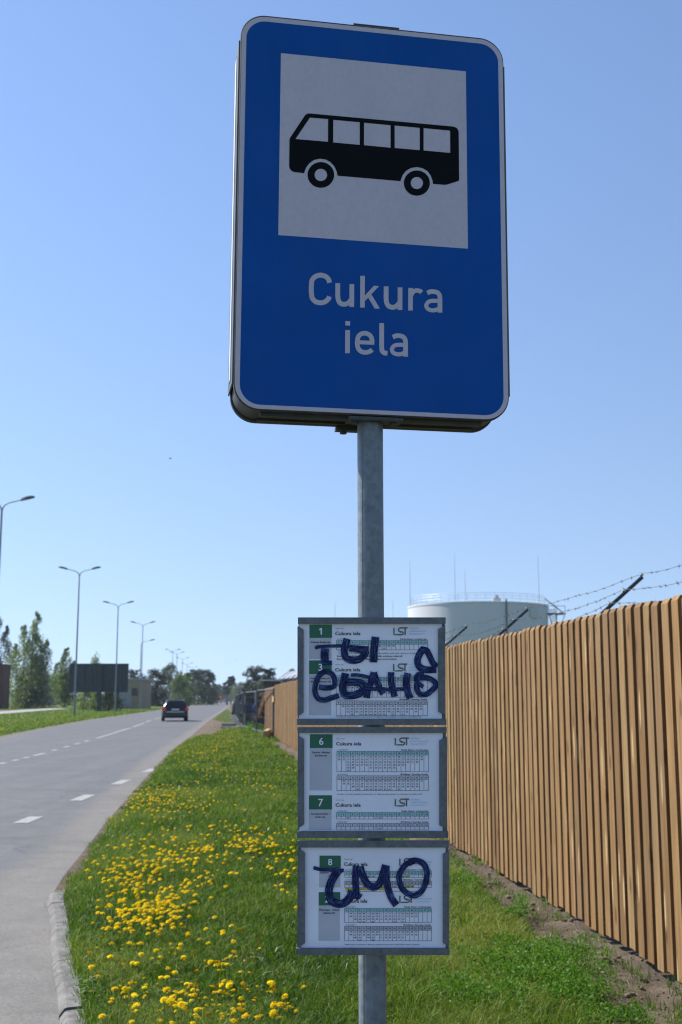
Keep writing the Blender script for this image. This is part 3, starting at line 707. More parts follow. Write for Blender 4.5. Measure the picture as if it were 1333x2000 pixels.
wins = [[A_(390,142),A_(640,162),A_(638,473),A_(193,435)],[A_(710,172),A_(1073,205),A_(1073,515),A_(708,482)],
        [A_(1131,212),B_(232,176),B_(232,484),A_(1131,520)],[B_(288,180),B_(632,212),B_(632,518),B_(288,487)],[B_(684,215),B_(1047,250),B_(1050,555),B_(684,522)]]
wheels = [arc(540,927,182,176,0,354,60,A_),arc(540,927,86,84,0,354,40,A_),arc(592,968,178,173,0,354,60,B_),arc(592,968,84,83,0,354,40,B_)]
sheet(SG, [body]+wins+wheels, .0014, 'bus_pictogram', M_signblack, front)
# street name, drawn stroke by stroke
L_ = lambda p: SG.loc(590+p[0]/8.887, 520+p[1]/8.887)
R2 = lambda p: SG.loc(730+p[0]/8.887, 520+p[1]/8.887)
nm = MB(); lay = [0]
def stroke(P, fn, w=83, curve=True):
    P = catmull(P, 8) if curve and len(P) > 2 else P
    vs, fs, _ = ribbon(P, w); lay[0] += 1
    nm.add([SG.w(*fn(v), .0010+.00012*(lay[0]%6)) for v in vs], [f for f in fs])
def poly(P, fn):
    lay[0] += 1; nm.add([SG.w(*fn(v), .0010+.00012*(lay[0]%6)) for v in P], [tuple(range(len(P)))[::-1]])
stroke([(480,290),(462,232),(410,180),(325,157),(238,180),(180,238),(166,310),(162,400),(166,490),(182,560),(240,618),(330,637),(405,617),(458,570),(478,528)], L_, 85)
stroke([(622,297),(622,420),(622,520),(634,592),(668,645),(735,663),(800,642),(852,585)], L_); stroke([(866,312),(864,710)], L_, 82, False)
stroke([(1052,170),(1050,720)], L_, 80, False); poly([(1092,512),(1248,342),(1340,348),(1205,490),(1150,548),(1092,608)], L_); poly([(1150,548),(1205,490),(1354,738),(1264,738)], L_)
stroke([(217,352),(217,470),(217,575),(230,645),(265,697),(332,716),(395,695),(446,640)], R2); stroke([(458,370),(458,763)], R2, 82, False)
stroke([(642,380),(638,772)], R2, 80, False); stroke([(650,505),(682,452),(722,428),(772,426),(812,440),(834,458)], R2, 76)
def letter_a(dx, dy):
    m = lambda P: [(x+dx, y+dy) for x, y in P]
    stroke(m([(930,470),(985,446),(1040,444),(1105,462),(1142,508),(1151,570)]), R2, 80); stroke(m([(1151,560),(1152,807)]), R2, 82, False)
    stroke(m([(1118,603),(1010,604),(948,624),(914,680),(936,738),(1002,766),(1070,764),(1135,735)]), R2, 70)
letter_a(0, 0)
stroke([(793,1110),(790,1512)], L_, 83, False); poly([(753,953),(836,957),(835,1034),(752,1030)], L_)
stroke([(985,1323),(1250,1333)], L_, 68, False); stroke([(1214,1366),(1214,1280),(1180,1205),(1092,1165),(1000,1197),(964,1275),(962,1380),(990,1450),(1050,1492),(1125,1498),(1185,1478),(1218,1450)], L_, 80)
stroke([(140,988),(140,1200),(141,1420),(152,1475),(186,1506),(240,1512)], R2, 82)
letter_a(-597, 764)
nm.build('place_name', M_signwhite, front)
# housing
bk = MB(); plate(bk, rrect(-.3035, -.6085, .3035, .3015, .056, 10), -.118, -.103, .0015); bk.build('back_panel', M_darkmetal, stop)
hs = MB()
o = rrect(-.3000, -.6025, .3000, .2985, .053, 10)
hs.loft([[SG.w(p[0], p[1], n) for p in o] for n in (-.102, -.0165)], cap=False); hs.build('housing', M_darkmetal, stop)
for sx in (-1, 1):
    sp = MB(); a = .3046*sx; b_ = .3078*sx; x0, x1 = min(a, b_), max(a, b_)
    sp.loft([[SG.w(x, v, n) for x, n in ((x0,-.121),(x1,-.121),(x1,-.004),(x0,-.004))] for v in (-.548, .237)]); spo = sp.build('side_profile', M_alu, stop)
    if sx < 0: q = MB(); q.loft([[SG.w(x, v, n) for x, n in ((-.3094,-.080),(-.3076,-.080),(-.3076,-.045),(-.3094,-.045))] for v in (-.53, .22)]); q.build('glint_strip', M_glint, spo)  # sun glint along the left profile, put in as a paler strip
lg = MB()
for n0, n1, dv in ((-.034, -.017, -.0085), (-.101, -.088, -.002)):
    lg.loft([[SG.w(x, v, n) for v, n in ((-.606+dv, n0), (-.606+dv, n1), (-.603, n1), (-.603, n0))] for x in (-.245, .245)])
lg.build('lower_ledge', M_darkmetal, stop)
for n0, n1, v0, v1, x0, x1 in ((-.05,-.002,-.6155,-.6085,-.055,.065), (-.125,-.101,-.6185,-.6100,-.066,.036), (-.075,-.012,.302,.3125,-.047,.060)):
    cpm = MB(); cpm.loft([[SG.w(x, v, n) for v, n in ((v0,n0),(v0,n1),(v1,n1),(v1,n0))] for x in (x0, x1)]); c_o = cpm.build('clamp', M_darkgalv if v0 < 0 else M_darkmetal, stop)
    if v0 < 0:
        for x in (x0+.018, x1-.018):
            bt = MB(); q = [SG.w(x+.008*math.cos(i*1.047), v0-.006, (n0+n1)/2+.008*math.sin(i*1.047)) for i in range(6)]; q2 = [SG.w(x+.008*math.cos(i*1.047), v0-.0002, (n0+n1)/2+.008*math.sin(i*1.047)) for i in range(6)]
            bt.loft([q, q2]); bt.build('bolt', M_darkgalv, c_o)

# ------------------------------------------------------------------ timetable frames
yaw, roll = math.radians(1.4), math.radians(0.3)
H1 = Vector((math.cos(yaw), math.sin(yaw), 0)); TT = Plane((0.0641, 2.4150, 1.5), H1*math.cos(roll)-Vector((0,0,1))*math.sin(roll), H1*math.sin(roll)+Vector((0,0,1))*math.cos(roll))
M_paper = simple('laminated_paper', (0.78, 0.80, 0.90), 0.4, var=0.05, scale=12, spec=0.35)
M_ink = simple('black_ink', (0.018, 0.018, 0.024), 0.6, var=0.05)
M_line = simple('table_ink', (0.05, 0.055, 0.07), 0.6, var=0.05)
M_green = simple('route_green', (0.014, 0.125, 0.072), 0.45, var=0.1, scale=30)
M_greybox = simple('grey_print', (0.47, 0.49, 0.56), 0.5, var=0.06)
M_cyan = simple('cyan_band', (0.34, 0.62, 0.64), 0.5, var=0.05)
M_pink = simple('pale_band', (0.60, 0.60, 0.69), 0.5, var=0.05)
M_yel = simple('yellow_marker', (0.70, 0.62, 0.05), 0.5, var=0.1)
M_lgreen = simple('logo_green', (0.015, 0.14, 0.11), 0.5); M_lbrown = simple('logo_brown', (0.13, 0.10, 0.08), 0.5); M_lplum = simple('logo_plum', (0.09, 0.02, 0.05), 0.5); M_lblue = simple('logo_pale_blue', (0.42, 0.62, 0.76), 0.5)
def marker_mat():
    m, nt, b = nodes('blue_marker'); uv = N(nt, 'ShaderNodeUVMap'); mp = N(nt, 'ShaderNodeMapping'); mp.inputs['Scale'].default_value = (2.6, 0.35, 1)
    nt.links.new(uv.outputs[0], mp.inputs['Vector']); f = noise(nt, mp.outputs[0], 2.2, 3, 0.6)
    nt.links.new(ramp(nt, f, [(0.36, (0.003, 0.006, 0.030)), (0.52, (0.010, 0.022, 0.10)), (0.64, (0.09, 0.14, 0.36))]), b.inputs['Base Color']); b.inputs['Roughness'].default_value = 0.5; b.inputs['Specular IOR Level'].default_value = 0.15
    tr = N(nt, 'ShaderNodeBsdfTransparent'); tr.inputs['Color'].default_value = (0.55, 0.62, 0.85, 1); mx = N(nt, 'ShaderNodeMixShader')
    nt.links.new(ramp(nt, f, [(0.50, 0.02), (0.64, 0.4)]), mx.inputs['Fac']); nt.links.new(b.outputs[0], mx.inputs[1]); nt.links.new(tr.outputs[0], mx.inputs[2])
    nt.links.new(mx.outputs[0], nt.nodes['Material Output'].inputs['Surface']); return m
M_marker = marker_mat()
HOURS = [str(h) for h in range(5, 25)]
class Sheet:
    def __init__(s, y0): s.y0 = y0
    def p(s, x, y): return TT.loc(570+x/4.1656, s.y0+y/4.1656)
    def w(s, x, y, n): return TT.w(*s.p(x, y), n)
    def rect(s, mb, x0, y0, x1, y1, n, mi=0): mb.add([s.w(x0,y1,n), s.w(x1,y1,n), s.w(x1,y0,n), s.w(x0,y0,n)], [(0,1,2,3)], mi)
    def slab(s, mb, poly, n0, n1, mi=0):
        mb.loft([[s.w(x, y, n0) for x, y in poly], [s.w(x, y, n1) for x, y in poly]], mi)
    def text(s, mb, t, x, y, cap, align='l', bold=False, n=.0032, width=None):
        V, F = text2d(t, x, y, cap, align, bold, width); mb.add([s.w(a, b_, n) for a, b_ in V], F)
def logo(sh, x, y, made, hd):
    for k, pts in (('l', [(835,152),(835,207),(862,207)]), ('sl', [(862,207),(900,207),(912,198),(908,186),(884,182)]), ('t', [(926,153),(926,210)]), ('st', [(946,152),(882,152),(871,163),(874,177),(884,182),(893,190)])):
        vs, fs, _ = ribbon([(a-835+x, b_-152+y) for a, b_ in pts], 10); mb = MB(); mb.add([sh.w(a, b_, .0030+.0001*len(pts)) for a, b_ in vs], fs); made.append((k, mb))
    for i, t in enumerate(('LIEPĀJAS', 'SABIEDRISKAIS', 'TRANSPORTS')): sh.text(hd, t, x+120, y+10+i*23, 13, width=(80, 145, 130)[i])
def table(sh, lines, ink, band, x0, x1, y0, yh, y1, rows, shade, hl=()):
    w = (x1-x0)/20; k = 1.3
    if shade is not None: sh.rect(band, x0, y0, x1, yh, .0024, shade)
    for yy in (y0, yh, y1): sh.rect(lines, x0, yy-k, x1, yy+k, .0028)
    for i in range(21): sh.rect(lines, x0+i*w-k, y0, x0+i*w+k, y1, .00285)
    for i, h in enumerate(HOURS): sh.text(ink, h, x0+(i+.5)*w, (y0+yh)/2+7, 13.5, 'c', True)
    for h, vals in rows.items():
        i = h-5
        for j, v in enumerate(vals): sh.text(ink, v, x0+(i+.5)*w, yh+19+j*22.5, 12.5, 'c', True)
    for h in hl: sh.rect(band, x0+(h-5)*w+3, yh+3, x0+(h-4)*w-3, yh+21, .0025, 3)
def same(hs, v): return {h: v for h in hs}
def frame(y0, label, rails, routes, tables, notes, scrawl):
    sh = Sheet(y0); top, bot, lc, rc, pap = rails
    tr = MB(); sh.slab(tr, [(top[0]+4,top[1]+4),(top[2]-4,top[1]+4),(bot[2]-4,bot[3]-4),(bot[0]+8,bot[3]-4)][::-1], -.0045, .0008)
    # bracket that holds the frame on the pole
    sh.slab(tr, [(520,top[1]+60),(790,top[1]+60),(790,top[1]+130),(520,top[1]+130)][::-1], -.016, -.0046)
    sh.slab(tr, [(520,bot[3]-130),(790,bot[3]-130),(790,bot[3]-60),(520,bot[3]-60)][::-1], -.016, -.0046)
    hd = tr.build('timetable_frame', M_galv, stop); tag(hd, label)
    for r in (top, bot):
        rl = MB(); x0, ya, x1, yb = r
        sh.slab(rl, [(x0,ya),(x1,ya),(x1,yb),(x0,yb)][::-1], .0009, .009); rl.build('rail', M_galv, hd)
    for c, sx in ((lc, 1), (rc, -1)):
        cm = MB(); x0, ya, x1, yb = c
        P = [(x0,ya-10),(x0+(x1-x0)*.25,ya-8),(x1,ya+18),(x1,yb-12),(x0+(x1-x0)*.2,yb+18),(x0,yb+18)] if sx > 0 else [(x1,ya-10),(x1,yb+12),(x0+(x1-x0)*.8,yb+12),(x0,yb-12),(x0,ya+22),(x0+(x1-x0)*.7,ya)]
        if sx > 0: P = P[::-1]
        else: P = P[::-1]
        sh.slab(cm, P if True else P, .0026, .0080); cm.build('side_clip', M_galv, hd)
    pp = MB(); sh.rect(pp, *pap, .0020); pp.build('paper', M_paper, hd)
    ink = MB(); lines = MB(); band = MB(); marks = []; lt = MB(); num = MB(); gb = MB()
    for (bx, by, bx2, by2, no, dest, gy, gy2, px, py, lx, ly) in routes:
        sh.rect(gb, bx, by, bx2, by2, .0026, 0); sh.rect(gb, bx-2, by2+2, bx2-4, gy2, .0023, 1)
        if no == '1':
            cx_ = (bx+bx2)/2; t0, t1 = by+(by2-by)*.25, by2-(by2-by)*.24
            num.add([sh.w(a, b_, .0034) for a, b_ in ((cx_-1,t1),(cx_+11,t1),(cx_+11,t0),(cx_+2,t0),(cx_-14,t0+11),(cx_-14,t0+21),(cx_-1,t0+14))], [tuple(range(7))])
        else: sh.text(num, no, (bx+bx2)/2, by2-(by2-by)*.24, (by2-by)*.50, 'c', True, n=.0034)
        for i, t in enumerate(dest): sh.text(ink, t, (bx+bx2)/2-2, by2+42+i*25, 13.5, 'c', True)
        sh.text(ink, 'Pietura / Stop:', px+4, py-50, 8); sh.text(ink, 'Cukura iela', px, py, 27, bold=True, width=206 if bx < 200 else 192)
        logo(sh, lx, ly, marks, lt)
    for (x0, x1, a, b_, c, rows, shade, hl, date, days) in tables:
        table(sh, lines, ink, band, x0, x1, a, b_, c, rows, shade, hl)
        sh.text(ink, date, x0+4, a-7, 10); sh.text(ink, days, x1-3, a-6, 13, 'r', True)
    for t, x, y, cap, bold, wd, yl in notes:
        if yl: sh.rect(band, x-2, y-cap-3, x+wd, y+3, .00245, 3)
        sh.text(ink, t, x, y, cap, bold=bold, width=wd)
    ink.build('printed_text', M_ink, hd); lines.build('table_lines', M_line, hd)
    band.build('table_bands', [M_cyan, M_pink, M_greybox, M_yel], hd); gb.build('route_boxes', [M_green, M_greybox], hd); num.build('route_numbers', M_paper, hd)
    for k, mb in marks: mb.build('logo_letter', M_lgreen if k in ('l', 'sl') else (M_lplum if y0 > 1600 else M_lbrown), hd)
    lt.build('operator_name', M_lblue, hd)
    if scrawl:
        V = []; F = []; U = []; k = 0
        for w, P in scrawl:
            vs, fs, uv = ribbon(catmull(P, 7) if len(P) > 2 else [tuple(lerp(a, b_, i/6) for a, b_ in zip(*P)) for i in range(7)], w); o = len(V); k += 1
            V += [sh.w(a, b_, .0038+.00013*k) for a, b_ in vs]; F += [tuple(i+o for i in f) for f in fs]; U += [(u*1.3+k*3.1, v/55+k*2.3) for u, v in uv]
        rl_ = root_loc(hd); me = bpy.data.meshes.new('marker_scrawl'); me.from_pydata([(p[0]-rl_[0], p[1]-rl_[1], p[2]-rl_[2]) for p in V], [], F); me.materials.append(M_marker)
        ul = me.uv_layers.new(name='UVMap')
        for lp in me.loops: ul.data[lp.index].uv = U[lp.vertex_index]
        link('marker_scrawl', me, hd)
WD, SS = 'Darba dienas / working days', 'Brīvdienas / Saturday, Sunday'
t24 = ['09','24','39','54']
frame(1190, 'topmost timetable frame, two routes overwritten with thick blue marker',
  ((52,68,1250,119),(45,890,1256,941),(48,150,98,850),(1190,140,1248,845),(62,110,1222,898)),
  [(145,125,328,233,'1',['Pulkveža Brieža iela','- Ventas iela'],0,405,353,210,832,152),(143,416,326,527,'3',['Pulkveža Brieža iela','- Mirdzas Ķempes iela'],0,862,353,505,830,446)],
  [(365,1105,255,285,330,{7:['20'],8:['50'],9:['10'],10:['41'],14:['35'],15:['10','55'],16:['40'],17:['25']},0,(),'no 01.09.2017',WD),
   (363,1105,552,580,715,{5:['15','40'],6:['05','25','40','52'],7:['03','16','28','42','58'],8:['10','25','38','52'],9:['08','20','34','48'],10:['05','20','36','50'],11:['05','22','38','52'],12:['08','22','36','50'],13:['05','20','34','48'],14:['00','12','26','40'],15:['00','12','28','44'],16:['02','16','30','44','57'],17:['10','24','38','52'],18:['01','17','32','48'],19:['04','20','36','52'],20:['08','28','48'],21:['01','21','41'],22:['05','30'],23:['10']},0,(),'no 01.09.2017',WD),
   (363,1105,745,775,865,{6:['40'],7:['05','31','53'],8:['08','26','42','58'],9:['14','31','46'],10:['03','20','38','54'],**same((11,12,13,14),t24),15:['08','24','40','56'],16:['12','28','44'],17:['02','18','35','52'],18:['10','26','44'],19:['02','19','37','55'],20:['15','36','56'],21:['16','38'],22:['00','22','44'],23:['06','28']},1,(),'no 01.09.2017',SS)],
  [('1A - maršruts tikai skolēnu brīvdienās',370,342,10,False,280,0),('1s - izpildās 15 minūtes agrāk skolas dienās mācību gada laikā, izņemot skolēnu brīvlaikus',375,363,10.5,False,725,0),('Sestdienās, svētdienās un svētku dienās autobuss nekursē',367,387,12.5,True,533,0),('Bus doesn’t run on Saturdays, Sundays and holidays',367,411,12.5,True,488,0),('Kustības sarakstā norādītais atiešanas laiks var atšķirties laika apstākļu vai satiksmes intensitātes dēļ.',366,879,9.5,False,690,0)],
  [(26,[(190,315),(260,302),(400,300),(520,312),(628,312)]),(66,[(272,318),(268,370),(272,430)]),(38,[(250,440),(328,436)]),
   (58,[(452,240),(440,285),(428,335),(436,385),(470,412),(520,415),(565,398),(598,360),(590,335),(545,325),(470,318)]),(64,[(682,225),(674,290),(668,360),(664,432)]),
   (56,[(1075,315),(1040,365),(1022,420),(1040,470),(1095,492),(1175,490)]),(50,[(1050,328),(1095,335),(1125,390),(1150,440),(1182,468)]),
   (44,[(222,632),(290,640),(345,625),(350,575),(325,525),(272,508),(222,545),(195,610),(190,675),(215,725),(265,738),(320,722),(385,702)]),
   (62,[(438,520),(425,580),(416,640),(430,692),(480,702),(540,690),(580,655),(582,618),(545,598),(480,592),(430,600)]),(28,[(480,535),(545,536),(640,556)]),
   (54,[(668,512),(645,590),(622,655),(608,722)]),(50,[(668,515),(695,590),(720,650),(745,690)]),(30,[(590,650),(690,648),(785,654)]),
   (54,[(808,512),(808,580),(822,650),(838,712)]),(28,[(785,660),(860,650),(935,648)]),(58,[(942,518),(932,580),(938,650),(962,725)]),
   (34,[(1075,520),(1030,525),(1008,560),(1025,600),(1070,632)]),(46,[(1040,530),(1022,590),(1018,650),(1045,690),(1095,690),(1145,655),(1172,615),(1150,582),(1100,558),(1050,552)])])
frame(1405, 'middle timetable frame, two routes, clean and free of scribbles',
  ((48,62,1258,109),(45,906,1271,962),(50,142,102,862),(1200,148,1262,870),(64,100,1228,914)),
  [(149,121,333,233,'6',['Slimnīca - Mirdzas','Ķempes iela'],0,577,360,211,843,152),(142,617,328,732,'7',['Atmodas bulvāris -','Kuršu iela'],0,900,356,709,843,648)],
  [(368,1113,260,290,425,{5:['30','59'],6:['32','52'],7:['03','13','23','33','43','54'],8:['06','18','30','44','58'],9:['12','26','41','56'],10:['11','26','41','57'],11:['12','26','41','53'],**same((12,13,14,15),['05','17','29','41','53']),16:['05','17','28','39','50'],17:['01','12','23','38','53'],18:['08','23','38','55'],19:['12','27','43','59'],20:['16','33','50'],21:['10','29','51'],22:['13','36','59'],23:['23','49']},0,(),'no 01.09.2017',WD),
   (368,1113,458,488,578,{6:['06','49'],7:['16','45'],8:['14','31','48'],9:['05','22','39','56'],10:['13','30','45'],**same((11,12,13,14),['00','15','30','45']),15:['00','15','31','47'],16:['03','18','35','52'],17:['10','26','43'],18:['00','18','35','52'],19:['09','27','45'],20:['04','24','44'],21:['04','26','48'],22:['10','32','54'],23:['16']},1,(),'no 01.06.2013',SS),
   (365,1115,757,787,810,{7:['39'],13:['17'],14:['45']},0,(),'no 03.02.2014',WD),(365,1115,845,873,898,{10:['15'],13:['17'],14:['45']},1,(),'no 03.02.2014',SS)],
  [('Kustības sarakstā norādītais atiešanas laiks var atšķirties laika apstākļu vai satiksmes intensitātes dēļ.',370,612,9.5,False,692,0)], None)
frame(1630, 'lowest timetable frame, two routes with three big letters in blue marker',
  ((48,45,1276,101),(36,918,1281,973),(62,126,110,888),(1228,134,1279,888),(76,92,1252,926)),
  [(227,170,400,272,'8',['Stadions - Dzirnavu','iela'],0,428,425,252,880,195),(221,467,396,575,'23',['Pētertirgus - Oskara','Kalpaka tilts'],0,862,423,552,880,494)],
  [(432,1136,297,327,347,{h:['08'] for h in (7,8,9,10,11,13,15,16,17,18,19)},0,(19,),'no 01.09.2017',WD),(432,1136,378,408,430,{h:['08'] for h in (9,10,11,13,15,16,17,18)}|{19:['*08'],20:['*08']},2,(19,20),'no 01.06.2017',SS),
   (430,1137,598,628,713,{6:['14','44'],7:['16','32','48'],8:['04','20','36','52'],9:['08','24','40','56'],10:['12','28','44'],11:['00','16','32','48'],12:['08','28','49'],13:['11','31','51'],14:['11','33','54'],15:['15','35','55'],16:['11','27','43','59'],17:['15','31','47'],18:['03','19','35','51'],19:['06','37'],20:['09','41'],21:['13','45']},0,(),'no 26.10.2017',WD),
   (430,1137,745,777,862,{6:['14','44'],7:['16','32','48'],8:['04','20','36','52'],9:['24','56'],10:['12','28','44'],11:['00','16','32','48'],12:['28','49'],13:['11','31','51'],14:['11','33','54'],15:['15','35','55'],16:['11','27','43'],17:['15','31','47'],18:['03','19','51'],19:['06','37'],20:['09','41'],21:['13','45']},2,(),'no 26.10.2017',SS)],
  [('* Reiss tiek izpildīts līdz 30. septembrim',438,446,11,False,340,1),('Kustības sarakstā norādītais atiešanas laiks var atšķirties laika apstākļu vai intensitātes dēļ.',440,463,9.5,False,630,0),('Maiņas atļautas autobusiem ir ievērotas neapdzīvotas pieturvietā, ja tajā neatlikt vietas ir aizņemtas.',432,896,9.5,False,610,0)],
  [(30,[(178,266),(235,282),(310,285),(425,290)]),(66,[(388,282),(350,330),(318,395),(302,465),(325,535),(385,562),(440,545),(478,500),(490,452)]),
   (56,[(525,250),(518,330),(522,420),(528,520)]),(60,[(555,258),(580,335),(620,405),(668,425),(712,395),(742,325),(764,245)]),(58,[(768,250),(768,340),(782,430),(812,515),(852,572)]),(34,[(520,520),(545,505),(562,478)]),
   (48,[(1000,212),(930,240),(885,300),(872,355),(895,430),(945,478),(1005,492),(1060,450),(1092,375),(1098,295),(1070,235),(1010,208),(950,218)])])

# ------------------------------------------------------------------ wooden fence with barbed wire
M_wood = wood('fence_wood', (0.226, 0.134, 0.056), (0.105, 0.058, 0.022), (0.30, 0.195, 0.092))
M_newwood = wood('new_wood', (0.22, 0.122, 0.056), (0.15, 0.08, 0.035), (0.27, 0.165, 0.085))
fence = thing('wooden_fence', 'tall fence of vertical brown boards along the verge with barbed wire on top', 'fence', (F0[0], F0[1], .07))
RF = Matrix((FT, -FN, Vector((0,0,1)))).transposed()
def fpt(s, n=0.0, z=0.0): return (F0[0]+FT[0]*s+FN[0]*n, F0[1]+FT[1]*s+FN[1]*n, z)
def boards(mb, s0, s1, pitch, wd, th, z0, z1, n, zj=.01, cham=.022):
    s = s0
    while s < s1:
        w = wd*random.uniform(.94, 1.05); mb.tint = random.random(); a = z0+random.uniform(-zj, zj); b_ = z1+random.uniform(-zj, zj)*.6; c = s+w/2; dn = random.uniform(-.002, .002); tw = random.uniform(-.008, .008)
        P = [(-w/2, 0, a), (w/2, 0, a), (w/2, th, a), (-w/2, th, a), (-w/2, 0, b_), (w/2, 0, b_), (w/2, th-cham*.75, b_+.004), (-w/2, th-cham*.75, b_+.004), (w/2, th, b_-cham), (-w/2, th, b_-cham)]
        lean = random.uniform(-.004, .004)
        vs = [fpt(c+p[0]+(p[2]-z0)*lean, n+p[1]+dn+p[0]*tw, p[2]) for p in P]
        mb.add(vs, [(0,3,2,1),(4,5,6,7),(7,6,8,9),(0,1,5,4),(3,9,8,2),(1,2,8,6,5),(0,4,7,9,3)])
        s += pitch*random.uniform(.96, 1.04)
fb = MB(); boards(fb, -3.0, 38.1, .137, .089, .038, .08, 2.04, 0.0, .017); fb.build('front_boards', M_wood, fence, tint=True)
bb = MB(); boards(bb, -2.93, 38.0, .137, .097, .024, .085, 2.02, -.056); bb.build('back_boards', M_wood, fence, tint=True)
for z in (.45, 1.55):
    rl = MB(); rl.tint = .4; a = fpt(-3, -.0155, z); b_ = fpt(38.1, -.0155, z); rl.bar(a, b_, .029, .09); rl.build('rail', M_wood, fence, tint=True)
M_arm = simple('painted_arm', (0.035, 0.04, 0.045), 0.35, 0.6, var=0.3, scale=40)
M_wire = simple('barbed_wire_steel', (0.10, 0.085, 0.07), 0.55, 0.5, var=0.3)
M_insul = simple('wire_clip', (0.40, 0.41, 0.42), 0.4, 0.4)
def on_plane(px, py, O, nrm):
    r = Vector(ray(px, py)); e = Vector((0,0,EYE)); O = Vector(O); t = (O-e).dot(nrm)/r.dot(nrm); return e+r*t
bases = [on_plane(px, py, fpt(0, -.10), FN) for px, py in ((1183,1192),(977,1241),(868,1262))]
ss = [(Vector(b)-Vector(fpt(0, -.10))).dot(FT) for b in bases]
tip = on_plane(1255, 1127, bases[0], FT); dtip = tip-bases[0]; off_n = dtip.dot(FN); off_z = dtip[2]; zb = bases[0][2]
step = (ss[1]-ss[0]+(ss[2]-ss[1]))/2
arm_s = [ss[0]-step, ss[0], ss[1], ss[2]]+[ss[2]+step*i for i in range(1, 12)]
arm_s = [s for s in arm_s if s < 38]
tips = []
for s in arm_s:
    a = Vector(fpt(s, -.10, zb-.12)); d = Vector((FN[0]*off_n, FN[1]*off_n, off_z)); a0 = a+Vector((0,0,.12))-d*.25; b_ = a+Vector((0,0,.12))+d
    am = MB(); am.bar(a0, b_, .023, .023, up=tuple(FT), bev=.003); am.bar(fpt(s, -.102, .05), fpt(s, -.102, zb-.06), .03, .03); ao = am.build('wire_arm', M_arm, fence)
    tips.append([a0+(b_-a0)*f for f in (.985, .60, .29)])
    for q in tips[-1]:
        cm = MB(); cm.box(tuple(q+Vector((0,0,.018))), (.022,.03,.012), None, 0, .003); cm.build('wire_clip', M_insul, ao)
for k in range(3):
    wr = MB(); pts = []
    for i in range(len(tips)-1):
        a, b_ = tips[i][k], tips[i+1][k]; nn = 30
        for j in range(nn):
            t = j/nn; p = a.lerp(b_, t)+Vector((0,0,.026-.05*4*t*(1-t)*(.6+.4*k))); p += Vector((nz(i+t*7, k, 1, 31)*.006, 0, nz(i+t*9, k, 1, 32)*.008)); pts.append(p)
    wr.tube([p+Vector((0,0,.0012)) for p in pts], .0016, 4, cap=False); 
    d0 = 0.0; last = pts[0]
    for p, q in zip(pts, pts[1:]):
        d0 += (q-p).length
        if d0 > .095:
            d0 = random.uniform(-.012, .012); d = (q-p).normalized(); u = d.orthogonal().normalized(); v = d.cross(u)
            for kk in range(2):
                a = random.uniform(0, 6.28); w = u*math.cos(a)+v*math.sin(a); cc = p+d*(.008*(kk-.5)); L = random.uniform(.013, .018)
                wr.tube([cc-w*L+d*.004, cc, cc+w*L-d*.004], [.0006, .0017, .0006], 3, cap=False)
            wr.tube([p-d*.010, p+d*.010], .0034, 5)
    wr.build('barbed_wire', M_wire, fence)
# ------------------------------------------------------------------ end of the fence: gap post, new panel, mesh panels, junk
M_timber = simple('fresh_timber', (0.36, 0.25, 0.125), 0.8, var=0.15, scale=8, stretch=(4,4,1))
M_post = simple('grey_steel_post', (0.10, 0.105, 0.12), 0.5, 0.4, var=0.2)
np_ = thing('fence_panel', 'short orange-brown board panel beyond the dark post at the far end of the wooden fence', 'fence panel', fpt(39.2, 0, .06))
b1 = MB(); boards(b1, 38.75, 46.2, .15, .142, .025, .22, 1.98, 0.0); b1.build('boards', M_newwood, np_, tint=True)
for z in (.5, 1.65):
    r = MB(); r.tint = .3; r.bar(fpt(38.7, -.03, z), fpt(47.6 if z > 1 else 46.3, -.03, z), .05, .12); r.build('rail', M_newwood, np_, tint=True)
pt = thing('steel_post', 'dark steel post with a wooden block tied to it between the two board fences', 'post', fpt(38.4, .0, 0))
p = MB(); p.bar(fpt(38.42, -.02, -.05), fpt(38.42, -.02, 2.02), .07, .07, up=(0,1,0)); p.build('post', M_post, pt)
p = MB(); p.bar(fpt(37.9, .06, 1.52), fpt(38.9, .06, 1.50), .06, .22); p.build('wooden_block', M_timber, pt)
tb = MB(); tb.bar(fpt(36.6, .45, .26), fpt(39.6, .16, .26), .18, .22, bev=.01); tb.bar(fpt(37.4,.45,.12), fpt(37.6,.2,.12), .14,.1); tb.bar(fpt(39.0,.3,.12), fpt(39.2,.1,.12), .14,.1)
tag(tb.build('timber_beam', M_timber), 'pale timber beam lying low against the foot of the fence end', 'timber')
M_mesh = simple('mesh_wire', (0.085, 0.09, 0.098), 0.45, 0.5)
M_cloth = simple('green_gauze', (0.06, 0.10, 0.085), 0.8, var=0.3, scale=3, stretch=(3,3,1))
M_conc = simple('concrete_foot', (0.22, 0.215, 0.2), 0.9, var=0.3, scale=6)
